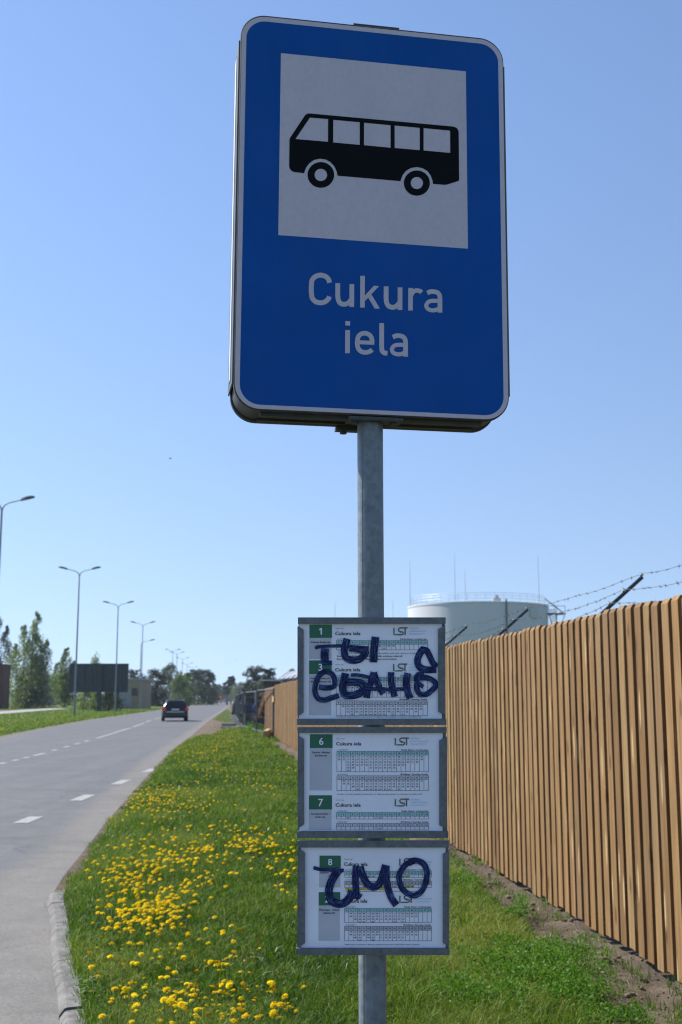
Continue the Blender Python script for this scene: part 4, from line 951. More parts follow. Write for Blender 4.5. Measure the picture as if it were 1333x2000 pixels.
def mesh_panel(a, b, label, group=None, h=1.88, cloth=False, foot=True):
    a = Vector((a[0], a[1], 0)); b = Vector((b[0], b[1], 0)); d = (b-a); L = d.length; d.normalize(); up = Vector((0,0,1)); z0 = .16
    o = thing('mesh_fence_panel', label, 'fence panel', tuple(a), group)
    f = MB(); f.tube([a+up*.05, a+up*h], .03, 6); f.tube([b+up*.05, b+up*h], .03, 6); f.tube([a+up*(h-.03), b+up*(h-.03)], .03, 6); f.tube([a+up*z0, b+up*z0], .03, 6); f.build('tube_frame', M_mesh, o)
    m = MB(); n = int(L/.16)
    for i in range(1, n): q = a+d*(L*i/n); m.bar(q+up*z0, q+up*(h-.05), .0045, .0045)
    for i in range(1, 6): q = up*(z0+(h-z0)*i/6); m.bar(a+q, b+q, .0045, .0045)
    m.build('wire_mesh', M_mesh, o)
    if cloth:
        c = MB(); k = 10; s = Vector((d[1], -d[0], 0)); vs = []
        for i in range(k+1):
            for j in range(9): vs.append(tuple(a+d*(L*i/k*.96+.04)+s*(.05+.03*math.sin(i*2.3+j))+up*(z0-.05+(h-.1-z0)*j/8)))
        c.add(vs, [(i*9+j, (i+1)*9+j, (i+1)*9+j+1, i*9+j+1) for i in range(k) for j in range(8)]); c.build('gauze_sheet', M_cloth, o)
    if foot:
        for q in (a, b): c = MB(); c.box((q[0]-.05, q[1], .1), (.75, .26, .16), None, 0, .03); c.build('foot', M_conc, o)
    return o
pa, pb = Vector((-4.85, 58.0, 0)), Vector((-9.2, 101, 0)); npan = 12
for i in range(npan):
    a, b = pa.lerp(pb, i/npan), pa.lerp(pb, (i+.985)/npan)
    mesh_panel(a, b, 'mesh fence panel hung with green gauze, nearest of the row beside the road' if i == 0 else 'grey wire mesh fence panel in the row receding along the verge behind the gauze', 'mesh panels along the verge' if i else None, cloth=(i == 0))
e1 = Vector(fpt(38.6, .06)); e1.z = 0
mid = pa.lerp(e1, .5)
mesh_panel(pa+Vector((.08,-.05,0)), mid, 'see-through mesh panel closing the gap in front of the junk heap, its left half', None, foot=False)
mesh_panel(mid+Vector((.04,-.04,0)), e1, 'see-through mesh panel fixed to the dark post at the end of the wooden fence', None, foot=False, h=1.92)
bl = MB()
for k, (dx, dy, dz, w, l) in enumerate(((-.55,-.6,.11,.75,.28),(-.75,-.1,.11,.8,.28),(-.7,-.3,.27,.75,.26),(-.5,.5,.11,.7,.26))):
    q = MB(); q.box((pa.x+dx, pa.y+dy, dz), (w, l, .155), Matrix.Rotation(.1*k-.15, 3, 'Z'), 0, .03)
    tag(q.build('concrete_block', M_conc), 'concrete fence foot block lying loose beside the gauze-covered mesh panel', 'concrete block', 'loose concrete foot blocks')
M_plank = simple('weathered_plank', (0.20, 0.10, 0.05), 0.8, var=0.25, scale=4); M_pipe = simple('pale_pipe', (0.42, 0.46, 0.52), 0.5); M_tarp = simple('blue_tarp', (0.03, 0.07, 0.26), 0.6, var=0.3, scale=9); M_rust = simple('rusty_brown', (0.045, 0.026, 0.02), 0.9, var=0.4, scale=6); M_pink = simple('pinkish_sheet', (0.42, 0.27, 0.22), 0.8, var=0.3)
def pxbar(nm, lab, cat, p0, p1, D, w, h, mat): 
    m = MB(); m.bar(at(*p0, D), at(*p1, D+.4), w, h, bev=.004); return tag(m.build(nm, mat), lab, cat)
pxbar('plank', 'orange-brown plank leaning in the gap behind the mesh panels', 'plank', (518,1361), (503,1403), 56, .10, .22, M_plank)
pxbar('short_board', 'short peach coloured board jutting out at the top of the gap', 'board', (507,1357), (517,1356), 54, .05, .12, M_timber)
m = MB(); m.tube([at(499,1350,59), at(499,1374,59.1), at(494,1383,59.2)], .05, 8); tag(m.build('drain_pipe', M_pipe), 'pale grey upright pipe bent at its foot above the blue sheet', 'pipe')
def heap(nm, lab, cat, c, sx, sz, mat, seed):
    st = random.Random(seed); rings = []; n = 12
    for i in range(6):
        t = i/5; rr = math.cos(t*1.45)**.6; rings.append([(c[0]+sx*rr*math.cos(2*math.pi*j/n)*st.uniform(.7,1.15), c[1]+sx*rr*math.sin(2*math.pi*j/n)*st.uniform(.7,1.1), c[2]+sz*(math.sin(t*1.5))*st.uniform(.9,1.1)) for j in range(n)])
    m = MB(); m.loft(rings); return tag(m.build(nm, mat, smooth='all'), lab, cat)
c = at(493,1386,60); heap('tarp_bundle', 'crumpled blue sheet in the junk behind the mesh fence', 'sheet', (c[0], c[1], c[2]-.1), .35, .35, M_tarp, 3)
c = at(491,1397,60.5); heap('cardboard_bundle', 'pinkish crumpled bundle under the blue sheet', 'bundle', (c[0], c[1], c[2]-.28), .28, .42, M_pink, 4)
c = at(506,1420,61); heap('rubble_heap', 'dark rusty rubble heap behind the mesh fence', 'heap', (c[0], c[1]+.5, 0), .5, .6, M_rust, 5)
# dark brushwood behind
M_bush = leafy('dark_brush', (0.006, 0.010, 0.006), (0.012, 0.018, 0.010), (0.03, 0.04, 0.02), .1)
cs = []
for i in range(70):
    p = at(random.uniform(482,520), 1380, random.uniform(63,70)); cs.append((p[0], p[1], random.uniform(.1, 1.75), .3, .3, .22, random.uniform(.1,.5)))
V, T, t, C = leaf_cloud(cs, 22000, .075, 1)
tag(tri_mesh('hedge', V, T, M_bush, tint=t), 'dark overgrown hedge closing the gap behind the mesh fence', 'hedge')
cs = []
for i in range(25):
    x, y, _ = ground(random.uniform(486,536), random.uniform(1418,1432), 0); cs.append((x, y+.8, random.uniform(.05,.3), .2, .2, .1, random.uniform(.4,.8)))
V, T, t, C = leaf_cloud(cs, 1800, .05, 1); tag(tri_mesh('nettle_clump', V, T, M_weed, tint=t), 'dark green weeds growing at the foot of the mesh panels', 'weeds', kind='stuff')

# ------------------------------------------------------------------ trees
M_bark = simple('tree_bark', (0.10, 0.08, 0.065), 0.95, var=0.4, scale=5, bmp=0.5); M_pinebark = simple('pine_bark', (0.13, 0.085, 0.065), 0.95, var=0.4, scale=3)
LEAVES = {'willow': leafy('willow_leaves', (0.08, 0.125, 0.034), (0.155, 0.215, 0.06), (0.26, 0.31, 0.12), .62),
 'birch': leafy('birch_leaves', (0.055, 0.10, 0.016), (0.115, 0.18, 0.028), (0.19, 0.25, 0.055), .58),
 'grey': leafy('grey_leaves', (0.035, 0.055, 0.022), (0.066, 0.095, 0.036), (0.115, 0.145, 0.06), .5),
 'pine': leafy('pine_needles', (0.009, 0.020, 0.011), (0.018, 0.036, 0.017), (0.034, 0.058, 0.026), .12),
 'dark': leafy('dark_leaves', (0.016, 0.030, 0.010), (0.035, 0.06, 0.016), (0.07, 0.10, 0.03), .25)}
def tree(name, label, px, ptop, D, wpx, kind, n=None, base=None, shape='oval', lean=0.0, low=.12, group=None, seed=0, leaders=()):
    st = random.Random(seed+int(px*7)); X, Y, ztop = at(px, ptop, D); Wd = wpx*1.3*D/FPX; z0 = -.04; H = ztop-z0
    o = thing(name, label, 'tree', (X, Y, z0), group)
    lk = max(.045, D/FPX*1.75); r0 = H*.018+.03
    top = Vector((X+lean*H, Y, z0+H*.92)); base_v = Vector((X, Y, z0))
    tr = MB(); path = [base_v+(top-base_v)*(i/6)+Vector((st.gauss(0,.008)*H*(i>0), st.gauss(0,.008)*H*(i>0), 0)) for i in range(7)]
    tr.tube(path, [r0*(1-.85*i/6) for i in range(7)], 8); cs = []
    nc = {'pine': 46, 'umbrella': 44, 'willow': 70, 'tuft': 6}.get(shape, 34)
    if shape == 'multi':
        for lx_, lh, lw in leaders:
            k = int(9+14*lw*lh/.2)
            for i in range(k):
                t = (i+.5)/k; f = low+(lh-low)*t; q0 = base_v+Vector((Wd*lx_*min(1, .35+t), 0, 0)); rr = Wd*lw*((1-t)**.62*.92+.04)*(.55+.45*min(1, t*4+.3))
                a = st.uniform(0, 6.283); r2 = rr*math.sqrt(st.random()); q = Vector((q0.x+r2*math.cos(a)+lean*H*t*t, q0.y+rr*1.2*math.sin(a)+Wd*st.uniform(-.2,.2)*(1-t), z0+H*f)); sz = rr*.42+Wd*.012
                cs.append((q.x, q.y, q.z, sz*.8, sz, sz*1.35, min(1, max(0, st.gauss(.5, .2)))))
            e_ = Vector((X+Wd*lx_+lean*H*.8, Y, z0+H*lh*.93)); tr.tube([base_v+Vector((0,0,H*.06)), base_v.lerp(e_, .45)+Vector((Wd*lx_*.2,0,0)), e_], [r0*.5, r0*.28, r0*.05], 6)
        nc = 0
    for i in range(nc):
        t = (i+st.random())/nc
        if shape == 'oval': f = low+(1-low)*t; rad = math.sin(math.pi*min(1, (.10+.88*t)))**.75
        elif shape == 'spire': f = low+(1-low)*t; rad = (1-t)**.75*.95+.06
        elif shape == 'willow': f = low+(1-low)*t**1.25; rad = (1-t)**1.0*1.3*(.85+.15*math.sin(t*9+seed))+.03
        elif shape == 'pine': f = low+(1-low)*t; rad = .35+.65*math.sin(math.pi*(.15+.75*t))
        elif shape == 'umbrella': f = low+(1-low)*t; rad = .5+.5*math.sin(math.pi*(.25+.6*t))
        elif shape == 'bush': f = low+(1-low)*t; rad = math.sqrt(max(.05, 1-t*t))
        a = st.uniform(0, 6.283); rr = Wd/2*rad*math.sqrt(st.uniform(.08, 1))*.82; c = base_v+(top-base_v)*f
        q = Vector((c.x+rr*math.cos(a)+(lean*H*.25*t if shape == 'willow' else 0), c.y+rr*math.sin(a), z0+f*H*.96)); sz = Wd*(st.uniform(.055, .10) if shape in ('pine', 'umbrella') else st.uniform(.07, .135))*(.75+.5*rad)
        k = (sz, sz, sz*(1.5 if shape in ('willow', 'spire') else .5 if shape in ('pine', 'umbrella') else .9))
        cs.append((q.x, q.y, q.z, *k, min(1, max(0, st.gauss(.5, .2)))))
        if i % 2 == 0: s = base_v+(top-base_v)*max(.08, f-.22); tr.tube([s, s.lerp(q, .5)+Vector((0,0,.03*H*st.random())), q], [r0*.32, r0*.2, r0*.06], 5)
    tr.build('trunk', M_pinebark if kind == 'pine' else M_bark, o)
    n = n or int(min(16000, max(1500, 3.4*(wpx*(1366-ptop+15)))))
    V, T, tn, C = leaf_cloud(cs, n, lk, 1.0, (.45, 0, .9) if shape in ('willow', 'multi') else None); V[:, 2] = np.maximum(V[:, 2], z0+.02)
    tri_mesh('crown', V, T, LEAVES[kind], o, tint=tn); return o
tree('willow_tree', 'tall feathery pale green tree beside the brown shed, tip swaying right', 60, 1196, 205, 74, 'willow', 21000, shape='multi', lean=.05, low=.02, seed=2, leaders=((.06,1,.30),(-.18,.86,.32),(.28,.70,.32),(-.36,.66,.3),(.0,.78,.42),(.12,.52,.55),(-.1,.40,.6)))
tree('willow_tree', 'grey-green tree cut off by the left edge behind the brown shed', -22, 1190, 215, 66, 'grey', 13000, shape='multi', lean=.04, low=.02, seed=5, leaders=((.1,1,.34),(.36,.82,.32),(-.2,.8,.36),(.1,.6,.55)))
tree('dark_tree', 'dark leafy bush under the feathery tree against the brown shed', 60, 1322, 204, 66, 'dark', 5000, shape='bush', low=.05, seed=6)
tree('young_tree', 'slim pale green tree left of the billboard', 130, 1266, 215, 42, 'birch', 8000, shape='multi', leaders=((.03,1,.36),(-.26,.75,.36),(.28,.78,.34),(0,.55,.6)), low=.1, seed=7)
tree('young_tree', 'pale tree tip showing over the top of the billboard', 182, 1283, 176, 46, 'willow', 2600, shape='willow', lean=.05, low=.1, seed=9)
tree('shrub', 'light green bush below the left half of the billboard', 165, 1348, 172, 40, 'birch', 1600, shape='bush', low=.05)
tree('shrub', 'dark low bush below the right half of the billboard', 214, 1350, 154, 46, 'dark', 2600, shape='bush', low=.05)
tree('shrub', 'small yellow-green bush right beside the billboard post', 187, 1352, 160, 22, 'birch', 900, shape='bush', low=.05)
tree('pine_tree', 'dark round pine behind the beige building roof', 263, 1306, 262, 30, 'pine', 2200, shape='umbrella', low=.3, seed=1)
tree('pine_tree', 'small dark pine just right of the beige building roof', 279, 1317, 270, 20, 'pine', 1200, shape='umbrella', low=.25, seed=2)
tree('pine_tree', 'broad dark pine behind the parked vehicles', 308, 1307, 250, 46, 'pine', 4500, shape='pine', low=.12, seed=3)
tree('shrub', 'dark undergrowth behind the parked vehicles', 297, 1340, 262, 44, 'dark', 2600, shape='bush', low=.05, seed=3)
tree('birch_tree', 'tall grey-green tree behind the far street lamps', 334, 1296, 330, 40, 'grey', 4200, shape='oval', low=.1, seed=4)
tree('birch_tree', 'light green leafy tree behind the station wagon', 350, 1318, 300, 34, 'birch', 3600, shape='oval', low=.05, seed=8)
tree('birch_tree', 'yellow-green bushy tree among the far lamp poles', 364, 1314, 310, 32, 'birch', 3400, shape='oval', low=.05, seed=12)
tree('pine_tree', 'dark pine over the left lamp poles near the road bend', 382, 1306, 330, 30, 'pine', 3200, shape='umbrella', low=.35, seed=5)
tree('pine_tree', 'tall dark pine, rightmost of the group left of the road', 398, 1306, 335, 34, 'pine', 3600, shape='umbrella', low=.3, seed=6)
tree('birch_tree', 'dull green tree at the right edge of the wood left of the road', 409, 1312, 345, 28, 'dark', 3000, shape='oval', low=.05, seed=14)
tree('shrub', 'dark undergrowth below the pines left of the road', 388, 1334, 322, 60, 'dark', 3000, shape='bush', low=.03, seed=15)
tree('shrub', 'dark low tree where the road vanishes, on its left', 419, 1334, 420, 20, 'dark', 1300, shape='bush', low=.03, seed=16)
for i, (px, pt, D, w, k) in enumerate(((428,1338,620,20,'grey'),(437,1341,760,22,'grey'),(447,1339,800,22,'grey'),(459,1336,640,22,'birch'),(470,1333,560,24,'grey'),(480,1338,520,22,'dark'))):
    tree('distant_tree', ['hazy grey-green tree at the end of the road, left','hazy tree right above the vanishing road','hazy tree left of the tall thin pine foot','pale green hazy tree right of the tall thin pine','hazy green tree left of the two big pines','dark hazy tree under the two big pines'][i], px, pt, D, w, k, 1000, shape='bush', low=.03, seed=20+i)
tree('pine_tree', 'tall thin pine with a bare trunk and a small flat crown', 452, 1319, 330, 15, 'pine', 800, shape='umbrella', low=.7, seed=30)
tree('pine_tree', 'small dark pine crown left of the tall thin pine', 443, 1332, 380, 13, 'pine', 600, shape='umbrella', low=.45, seed=31)
tree('pine_tree', 'big dark pine, left of the pair behind the mesh fence', 499, 1301, 225, 46, 'pine', 4600, shape='pine', low=.2, seed=32)
tree('pine_tree', 'big dark pine, right of the pair behind the mesh fence', 527, 1304, 228, 36, 'pine', 3600, shape='pine', low=.2, seed=33)
tree('pine_tree', 'low dark pine beside the metal-roofed shed', 546, 1323, 232, 26, 'pine', 1800, shape='pine', low=.1, seed=34)
tree('shrub', 'dark green undergrowth below the pair of big pines', 510, 1336, 222, 60, 'dark', 2600, shape='bush', low=.03, seed=35)
tree('birch_tree', 'pale tree top peeping over the metal-roofed shed', 571, 1305, 260, 18, 'grey', 1000, shape='oval', low=.3, seed=36)
# far wood closing the horizon
cs = []
for i in range(420):
    a = random.uniform(-.62, .62); D = random.uniform(850, 1150); h = random.uniform(7, 12)*(1 if a < -.12 else .8)
    for j in range(3): cs.append((D*math.tan(a), D, h*(j+.4)/3, 4.5, 4.5, 1.7, random.gauss(.4, .15)))
V, T, t, C = leaf_cloud(cs, 42000, .75, 1); tag(tri_mesh('far_wood', V, T, LEAVES['dark'], tint=t), 'far line of woodland along the horizon', 'woodland', kind='stuff')

# ------------------------------------------------------------------ street lamps
M_lamppole = simple('lamp_pole_paint', (0.15, 0.17, 0.195), 0.5, 0.2, var=0.1); M_lamphead = simple('lamp_head_grey', (0.12, 0.12, 0.125), 0.5, 0.2, var=0.1)
M_glass = simple('lamp_glass', (0.35, 0.35, 0.33), 0.3)
LX, LY = ground(145.5, 1398.6)[:2]; HL = at(157, 1124, LY)[2]
def lamp(x, y, label, H, dbl=True, yaw=0.0, name='street_lamp', arm=1.0):
    o = thing(name, label, 'street lamp', (x, y, -.04), 'street lamps on the far verge'); p = MB(); p.tube([(x,y,-.1),(x,y,2.2),(x,y,2.3),(x,y,H)], [.10,.10,.085,.055], 10); p.build('pole', M_lamppole, o, smooth=True)
    d = Vector((math.cos(yaw), math.sin(yaw), 0))
    for s in ((1, -1) if dbl else (1,)):
        P = [(0,-.25),(.03,.05),(.16,.27),(.42,.42),(1.0,.56),(1.22,.61)]
        a = MB(); a.tube([Vector((x,y,H))+d*(s*u*arm)+Vector((0,0,v)) for u, v in P], [.045,.045,.04,.036,.032,.03], 7); ao = a.build('arm', M_lamppole, o, smooth=True)
        hd = MB(); rings = []; side = Vector((-d[1], d[0], 0))
        for t, w, hh in ((0,.05,.05),(.08,.10,.09),(.3,.15,.11),(.6,.16,.10),(.78,.10,.05),(.84,.03,.02)):
            c = Vector((x,y,H))+d*(s*(1.12*arm+t))+Vector((0,0,.60+t*.24)); rings.append([c-side*w-Vector((0,0,.02)), c-side*w*.7+Vector((0,0,hh)), c+side*w*.7+Vector((0,0,hh)), c+side*w-Vector((0,0,.02)), c+side*w*.6-Vector((0,0,.07)), c-side*w*.6-Vector((0,0,.07))])
        hd.loft(rings); hd.build('lamp_head', M_lamphead, o, smooth=True)
lx0 = at(2, 1040, 68.5)[0]
lamp(lx0, 68.5, 'nearest street lamp, cut by the left edge with one curved arm in view', HL)
lamp(LX, LY, 'double-arm street lamp in front of the left end of the billboard', HL)
q = ground(225, 1390); lamp(q[0], q[1], 'double-arm street lamp in front of the right end of the billboard', HL)
q = ground(275, 1385); lamp(q[0], q[1], 'double-arm street lamp in front of the beige building', HL)
for i, (px, py) in enumerate(((338,1275),(346,1280),(357,1290),(366,1300),(377,1307))):
    D = LY*(1366-1124)/(1366-py); X = at(px, py, D)[0]
    lamp(X, D, ['first far double-arm lamp past the gap in the row, above the trees','second far double-arm lamp past the gap, above the pale green trees','third far double-arm lamp past the gap, left of the dark pines','fourth far double-arm lamp past the gap, touching the dark pines','smallest far double-arm lamp, in front of the dark pines'][i], HL)
q = at(276, 1258, 196); lamp(q[0], 196, 'single-arm street lamp standing just behind the double-arm one by the beige building', q[2], False, name='single_arm_lamp', arm=1.35)

# ------------------------------------------------------------------ billboard (seen from behind)
M_bback = simple('billboard_back', (0.030, 0.042, 0.05), 0.6, 0.2, var=0.25, scale=2); M_rib = simple('billboard_rib', (0.05, 0.062, 0.07), 0.6, 0.3)
DB = ground(194, 1389)[1]; (xa, _, zt), (xb, _, zb2) = at(137, 1296, DB), at(250, 1352, DB)
bb_ = thing('billboard', 'large dark billboard seen from behind on a single post', 'billboard', ((xa+xb)/2, DB, 0))
m = MB(); m.box(((xa+xb)/2, DB+.12, (zt+zb2)/2), (xb-xa, .16, zt-zb2)); m.build('panel', M_bback, bb_)
for i in range(9):
    m = MB(); x = lerp(xa+.06, xb-.06, i/8); m.box((x, DB-.01, (zt+zb2)/2), (.09, .1, zt-zb2-.05)); m.build('rib', M_rib, bb_)
for z in (.12, .37, .63, .88):
    m = MB(); m.box(((xa+xb)/2, DB+.01, lerp(zb2, zt, z)), (xb-xa-.1, .05, .09)); m.build('crossbar', M_bback, bb_)
m = MB(); xp = ground(194, 1389)[0]; m.box((xp, DB-.12, zt/2-.2), (.55, .3, zt*.98)); m.build('post', M_bback, bb_)

# ------------------------------------------------------------------ buildings
M_beige = simple('beige_render', (0.26, 0.215, 0.14), 0.9, var=0.1, scale=.6); M_cream = simple('pale_render', (0.24, 0.25, 0.26), 0.9, var=0.08); M_roofgrey = simple('grey_roof', (0.30, 0.29, 0.28), 0.8)
M_win = simple('dark_window', (0.03, 0.035, 0.04), 0.15, spec=.8); M_brown = simple('brown_cladding', (0.075, 0.026, 0.02), 0.8, var=0.35, scale=1.2, stretch=(4,4,.2)); M_door = simple('grey_door', (0.22, 0.24, 0.25), 0.6)
def house(nm, label, px0, px1, ptop, D, depth, wall, roof, over=.25, wins=()):
    x0, _, zt = at(px0, ptop, D); x1 = at(px1, ptop, D)[0]
    o = thing(nm, label, 'building', ((x0+x1)/2, D, -.04)); m = MB(); m.box(((x0+x1)/2, D+depth/2, (zt-.3)/2-.1), (x1-x0, depth, zt-.1)); m.build('wall', wall, o)
    m = MB(); m.box(((x0+x1)/2, D+depth/2, zt-.14), (x1-x0+2*over, depth+2*over, .3)); m.build('roof', roof, o)
    for fx, fz, w, h, kind in wins:
        m = MB(); x = lerp(x0, x1, fx); z = zt*fz; m.box((x, D-.02, z), (w, .1, h)); wn_ = m.build('door' if kind else 'window', M_door if kind else M_win, o)
        m = MB(); m.box((x, D-.05, z-h/2-.04), (w+.2, .2, .07)); m.build('sill', roof, wn_)
    return o
house('beige_building', 'low beige flat-roofed building behind the billboard', 205, 279, 1325, 192, 9, M_beige, M_roofgrey, wins=((.30,.55,1.2,1.3,0),(.55,.35,2.2,2.8,1),(.8,.55,1.0,1.3,0)))
house('brown_shed', 'dark reddish-brown shed at the left edge behind the trees', -60, 8, 1297, 190, 4, M_brown, M_brown, .08, wins=((.55,.4,1.6,2.2,1),))
house('apartment_block', 'pale blue-grey flats far behind the trees left of the billboard', 70, 104, 1318, 330, 14, M_cream, M_roofgrey, .2, wins=tuple((fx, fz, 1.0, 1.1, 0) for fx in (.15,.38,.62,.85) for fz in (.25,.5,.75)))
# metal-roofed shed behind the board fence
M_zincroof = simple('bright_metal_roof', (0.45, 0.46, 0.47), 0.4, 0.2, var=0.2, scale=1.0, stretch=(1,.1,1)); M_shedwall = simple('grey_shed_wall', (0.16, 0.17, 0.18), 0.8, var=0.2)
x0, yA, zA = at(549, 1326, 118); x1, _, zR = at(640, 1305, 118)
sh_ = thing('metal_roofed_shed', 'shed with bright pale metal roof behind the board fence', 'shed', ((x0+x1)/2, 118, -.04))
m = MB(); m.box(((x0+x1)/2, 124, zA/2), (x1-x0-.4, 11, zA-.1)); m.build('wall', M_shedwall, sh_)
m = MB(); m.add([(x0-.2,117.6,zA),(x1+.2,117.6,zA+.35),(x1+.2,123,zR+.3),(x0+.5,123,zR-.25),(x0-.2,117.6,zA-.12),(x1+.2,117.6,zA+.23),(x1+.2,130,zA-.1),(x0-.2,130,zA-.1)], [(0,1,2,3),(0,4,5,1),(3,2,6,7),(0,3,7,4),(1,5,6,2)])
for i in range(12):
    t = i/11; a = Vector((lerp(x0-.2,x1+.2,t),117.6,lerp(zA,zA+.35,t)+.03)); b = Vector((lerp(x0+.5,x1+.2,t),123,lerp(zR-.25,zR+.3,t)+.03)); m.bar(a, b, .08, .06)
m.build('roof', M_zincroof, sh_)
m = MB(); m.box((x0-.9, 118.4, zA-.15), (1.9, 3, .12)); m.build('canopy', M_zincroof, sh_)
m = MB(); m.box((x0-.9, 118.9, zA-.75), (1.6, 2, 1.0)); m.build('dark_bay', M_darkmetal, sh_)

# ------------------------------------------------------------------ storage tank
M_tank = simple('tank_paint', (0.52, 0.535, 0.57), 0.6, 0.0, var=0.05, scale=.25, stretch=(1,1,.2)); M_tankdk = simple('tank_fittings', (0.12, 0.125, 0.13), 0.6, 0.3); M_rail = simple('railing_grey', (0.42, 0.43, 0.44), 0.5, 0.3)
DT = 165.0; xl, _, zt = at(800, 1187, DT); xr = at(1085, 1187, DT)[0]; RT = (xr-xl)/2*.985; cx, cy = (xl+xr)/2, DT+6; zt = at(935, 1173.5, cy-RT)[2]
tk = thing('storage_tank', 'huge pale grey cylindrical storage tank with railed roof behind the fence', 'storage tank', (cx, cy, 0))
m = MB(); prof = [(RT,-.1),(RT,3),(RT,6),(RT,9),(RT,zt-.35),(RT+.06,zt-.3),(RT+.06,zt-.04),(RT-.1,zt),(RT*.5,zt+.1),(.01,zt+.2)]
n = 96; vs = [(cx+r*math.cos(2*math.pi*j/n), cy+r*math.sin(2*math.pi*j/n), z) for r, z in prof for j in range(n)]
m.add(vs, [(i*n+j, i*n+(j+1)%n, (i+1)*n+(j+1)%n, (i+1)*n+j) for i in range(len(prof)-1) for j in range(n)]); m.build('shell', M_tank, tk, smooth=True)
m = MB(); circ = lambda r, z: [(cx+r*math.cos(2*math.pi*j/72), cy+r*math.sin(2*math.pi*j/72), z) for j in range(73)]
for z in (.45, .85, 1.2): m.tube(circ(RT-.3, zt+z), .022, 5, cap=False)
for j in range(48): a = 2*math.pi*j/48; p = (cx+(RT-.3)*math.cos(a), cy+(RT-.3)*math.sin(a)); m.tube([(*p, zt-.1), (*p, zt+1.2)], .02, 5)
m.build('railing', M_rail, tk)
m = MB(); a = math.radians(-74); m.tube([(cx+(RT+.12)*math.cos(a), cy+(RT+.12)*math.sin(a), z) for z in (0, zt+.3)], .12, 8); m.build('riser_pipe', M_tankdk, tk)
st_ = MB()
for i in range(40):                                   # stair winding down the right side
    a = math.radians(2-i*1.15); z = zt-.4-i*.26; r = RT+.75
    st_.box((cx+r*math.cos(a), cy+r*math.sin(a), z), (1.0, .5, .06), Matrix.Rotation(a, 3, 'Z'))
    if i % 3 == 0: st_.tube([(cx+(r+.45)*math.cos(a), cy+(r+.45)*math.sin(a), z), (cx+(r+.45)*math.cos(a), cy+(r+.45)*math.sin(a), z+1.1)], .03, 4)
st_.tube([(cx+(RT+1.2)*math.cos(math.radians(2-i*1.15)), cy+(RT+1.2)*math.sin(math.radians(2-i*1.15)), zt+.7-i*.26) for i in range(40)], .035, 5)
st_.build('stair', M_tankdk, tk)
pf = MB(); a = math.radians(-14); pc = Vector((cx+(RT+1.1)*math.cos(a), cy+(RT+1.1)*math.sin(a), at(1098,1196,DT)[2]))
pf.box(tuple(pc), (2.6, 2.4, .12)); 
for dx in (-1.2, 0, 1.2): pf.tube([pc+Vector((dx,-1.1,-.1)), pc+Vector((dx*.2,-.4,-2.6))], .05, 5); pf.tube([pc+Vector((dx,-1.1,0)), pc+Vector((dx,-1.1,1.1))], .04, 5)
pf.tube([pc+Vector((-1.2,-1.1,1.1)), pc+Vector((1.2,-1.1,1.1))], .04, 5); pf.tube([pc+Vector((1.0,-.9,.1)), pc+Vector((-1.6,-.6,2.2))], .08, 5)
for k in (0, 1): pf.tube([pc+Vector((.9,-.8,-3-k*1.2)), pc+Vector((-.8,-.8,-1.5-k*1.2))], .05, 5)
pf.build('stair_platform', M_tankdk, tk)
m = MB(); px_, _, pz_ = at(1040, 1197, DT); a = math.asin(max(-1, min(1, (px_-cx)/RT))); q = Vector((cx+(RT+.05)*math.sin(a), cy-(RT+.05)*math.cos(a), pz_)); m.box(tuple(q), (1.9, .18, 1.9), Matrix.Rotation(a, 3, 'Z')); m.build('hatch_panel', M_rail, tk)
for px, py in ((801,1096),(888,1080),(908.5,1112),(1051,1085)):
    x, _, z = at(px, py, DT+4 if px in (888, 1051) else DT+8); y = DT+4 if px in (888, 1051) else DT+8
    m = MB(); m.tube([(x, y, zt-2 if px > 810 else 0), (x, y, zt+2), (x, y, z)], [.06, .05, .022], 6); m.build('lightning_rod', M_rail, tk)
heapm = MB(); q = at(972, 1168, DT); heapm.box((q[0], DT+1, zt+.5), (1.1, 1.1, .7)); heapm.tube([(q[0], DT+1, zt+.7), (q[0], DT+1, zt+1.3)], .3, 10); heapm.build('roof_vent', M_rail, tk)
for i, (px, py) in enumerate(((655,1176),(768,1172))):
    m = MB(); x, y, z = at(px, py, 205); m.tube([(x, y, -.05), (x, y, z*.6), (x, y, z)], [.09, .06, .022], 6)
    tag(m.build('lightning_mast', M_rail), ['thin lightning mast left of the sign pole above the timetable','thin lightning mast between the sign pole and the storage tank'][i], 'mast')

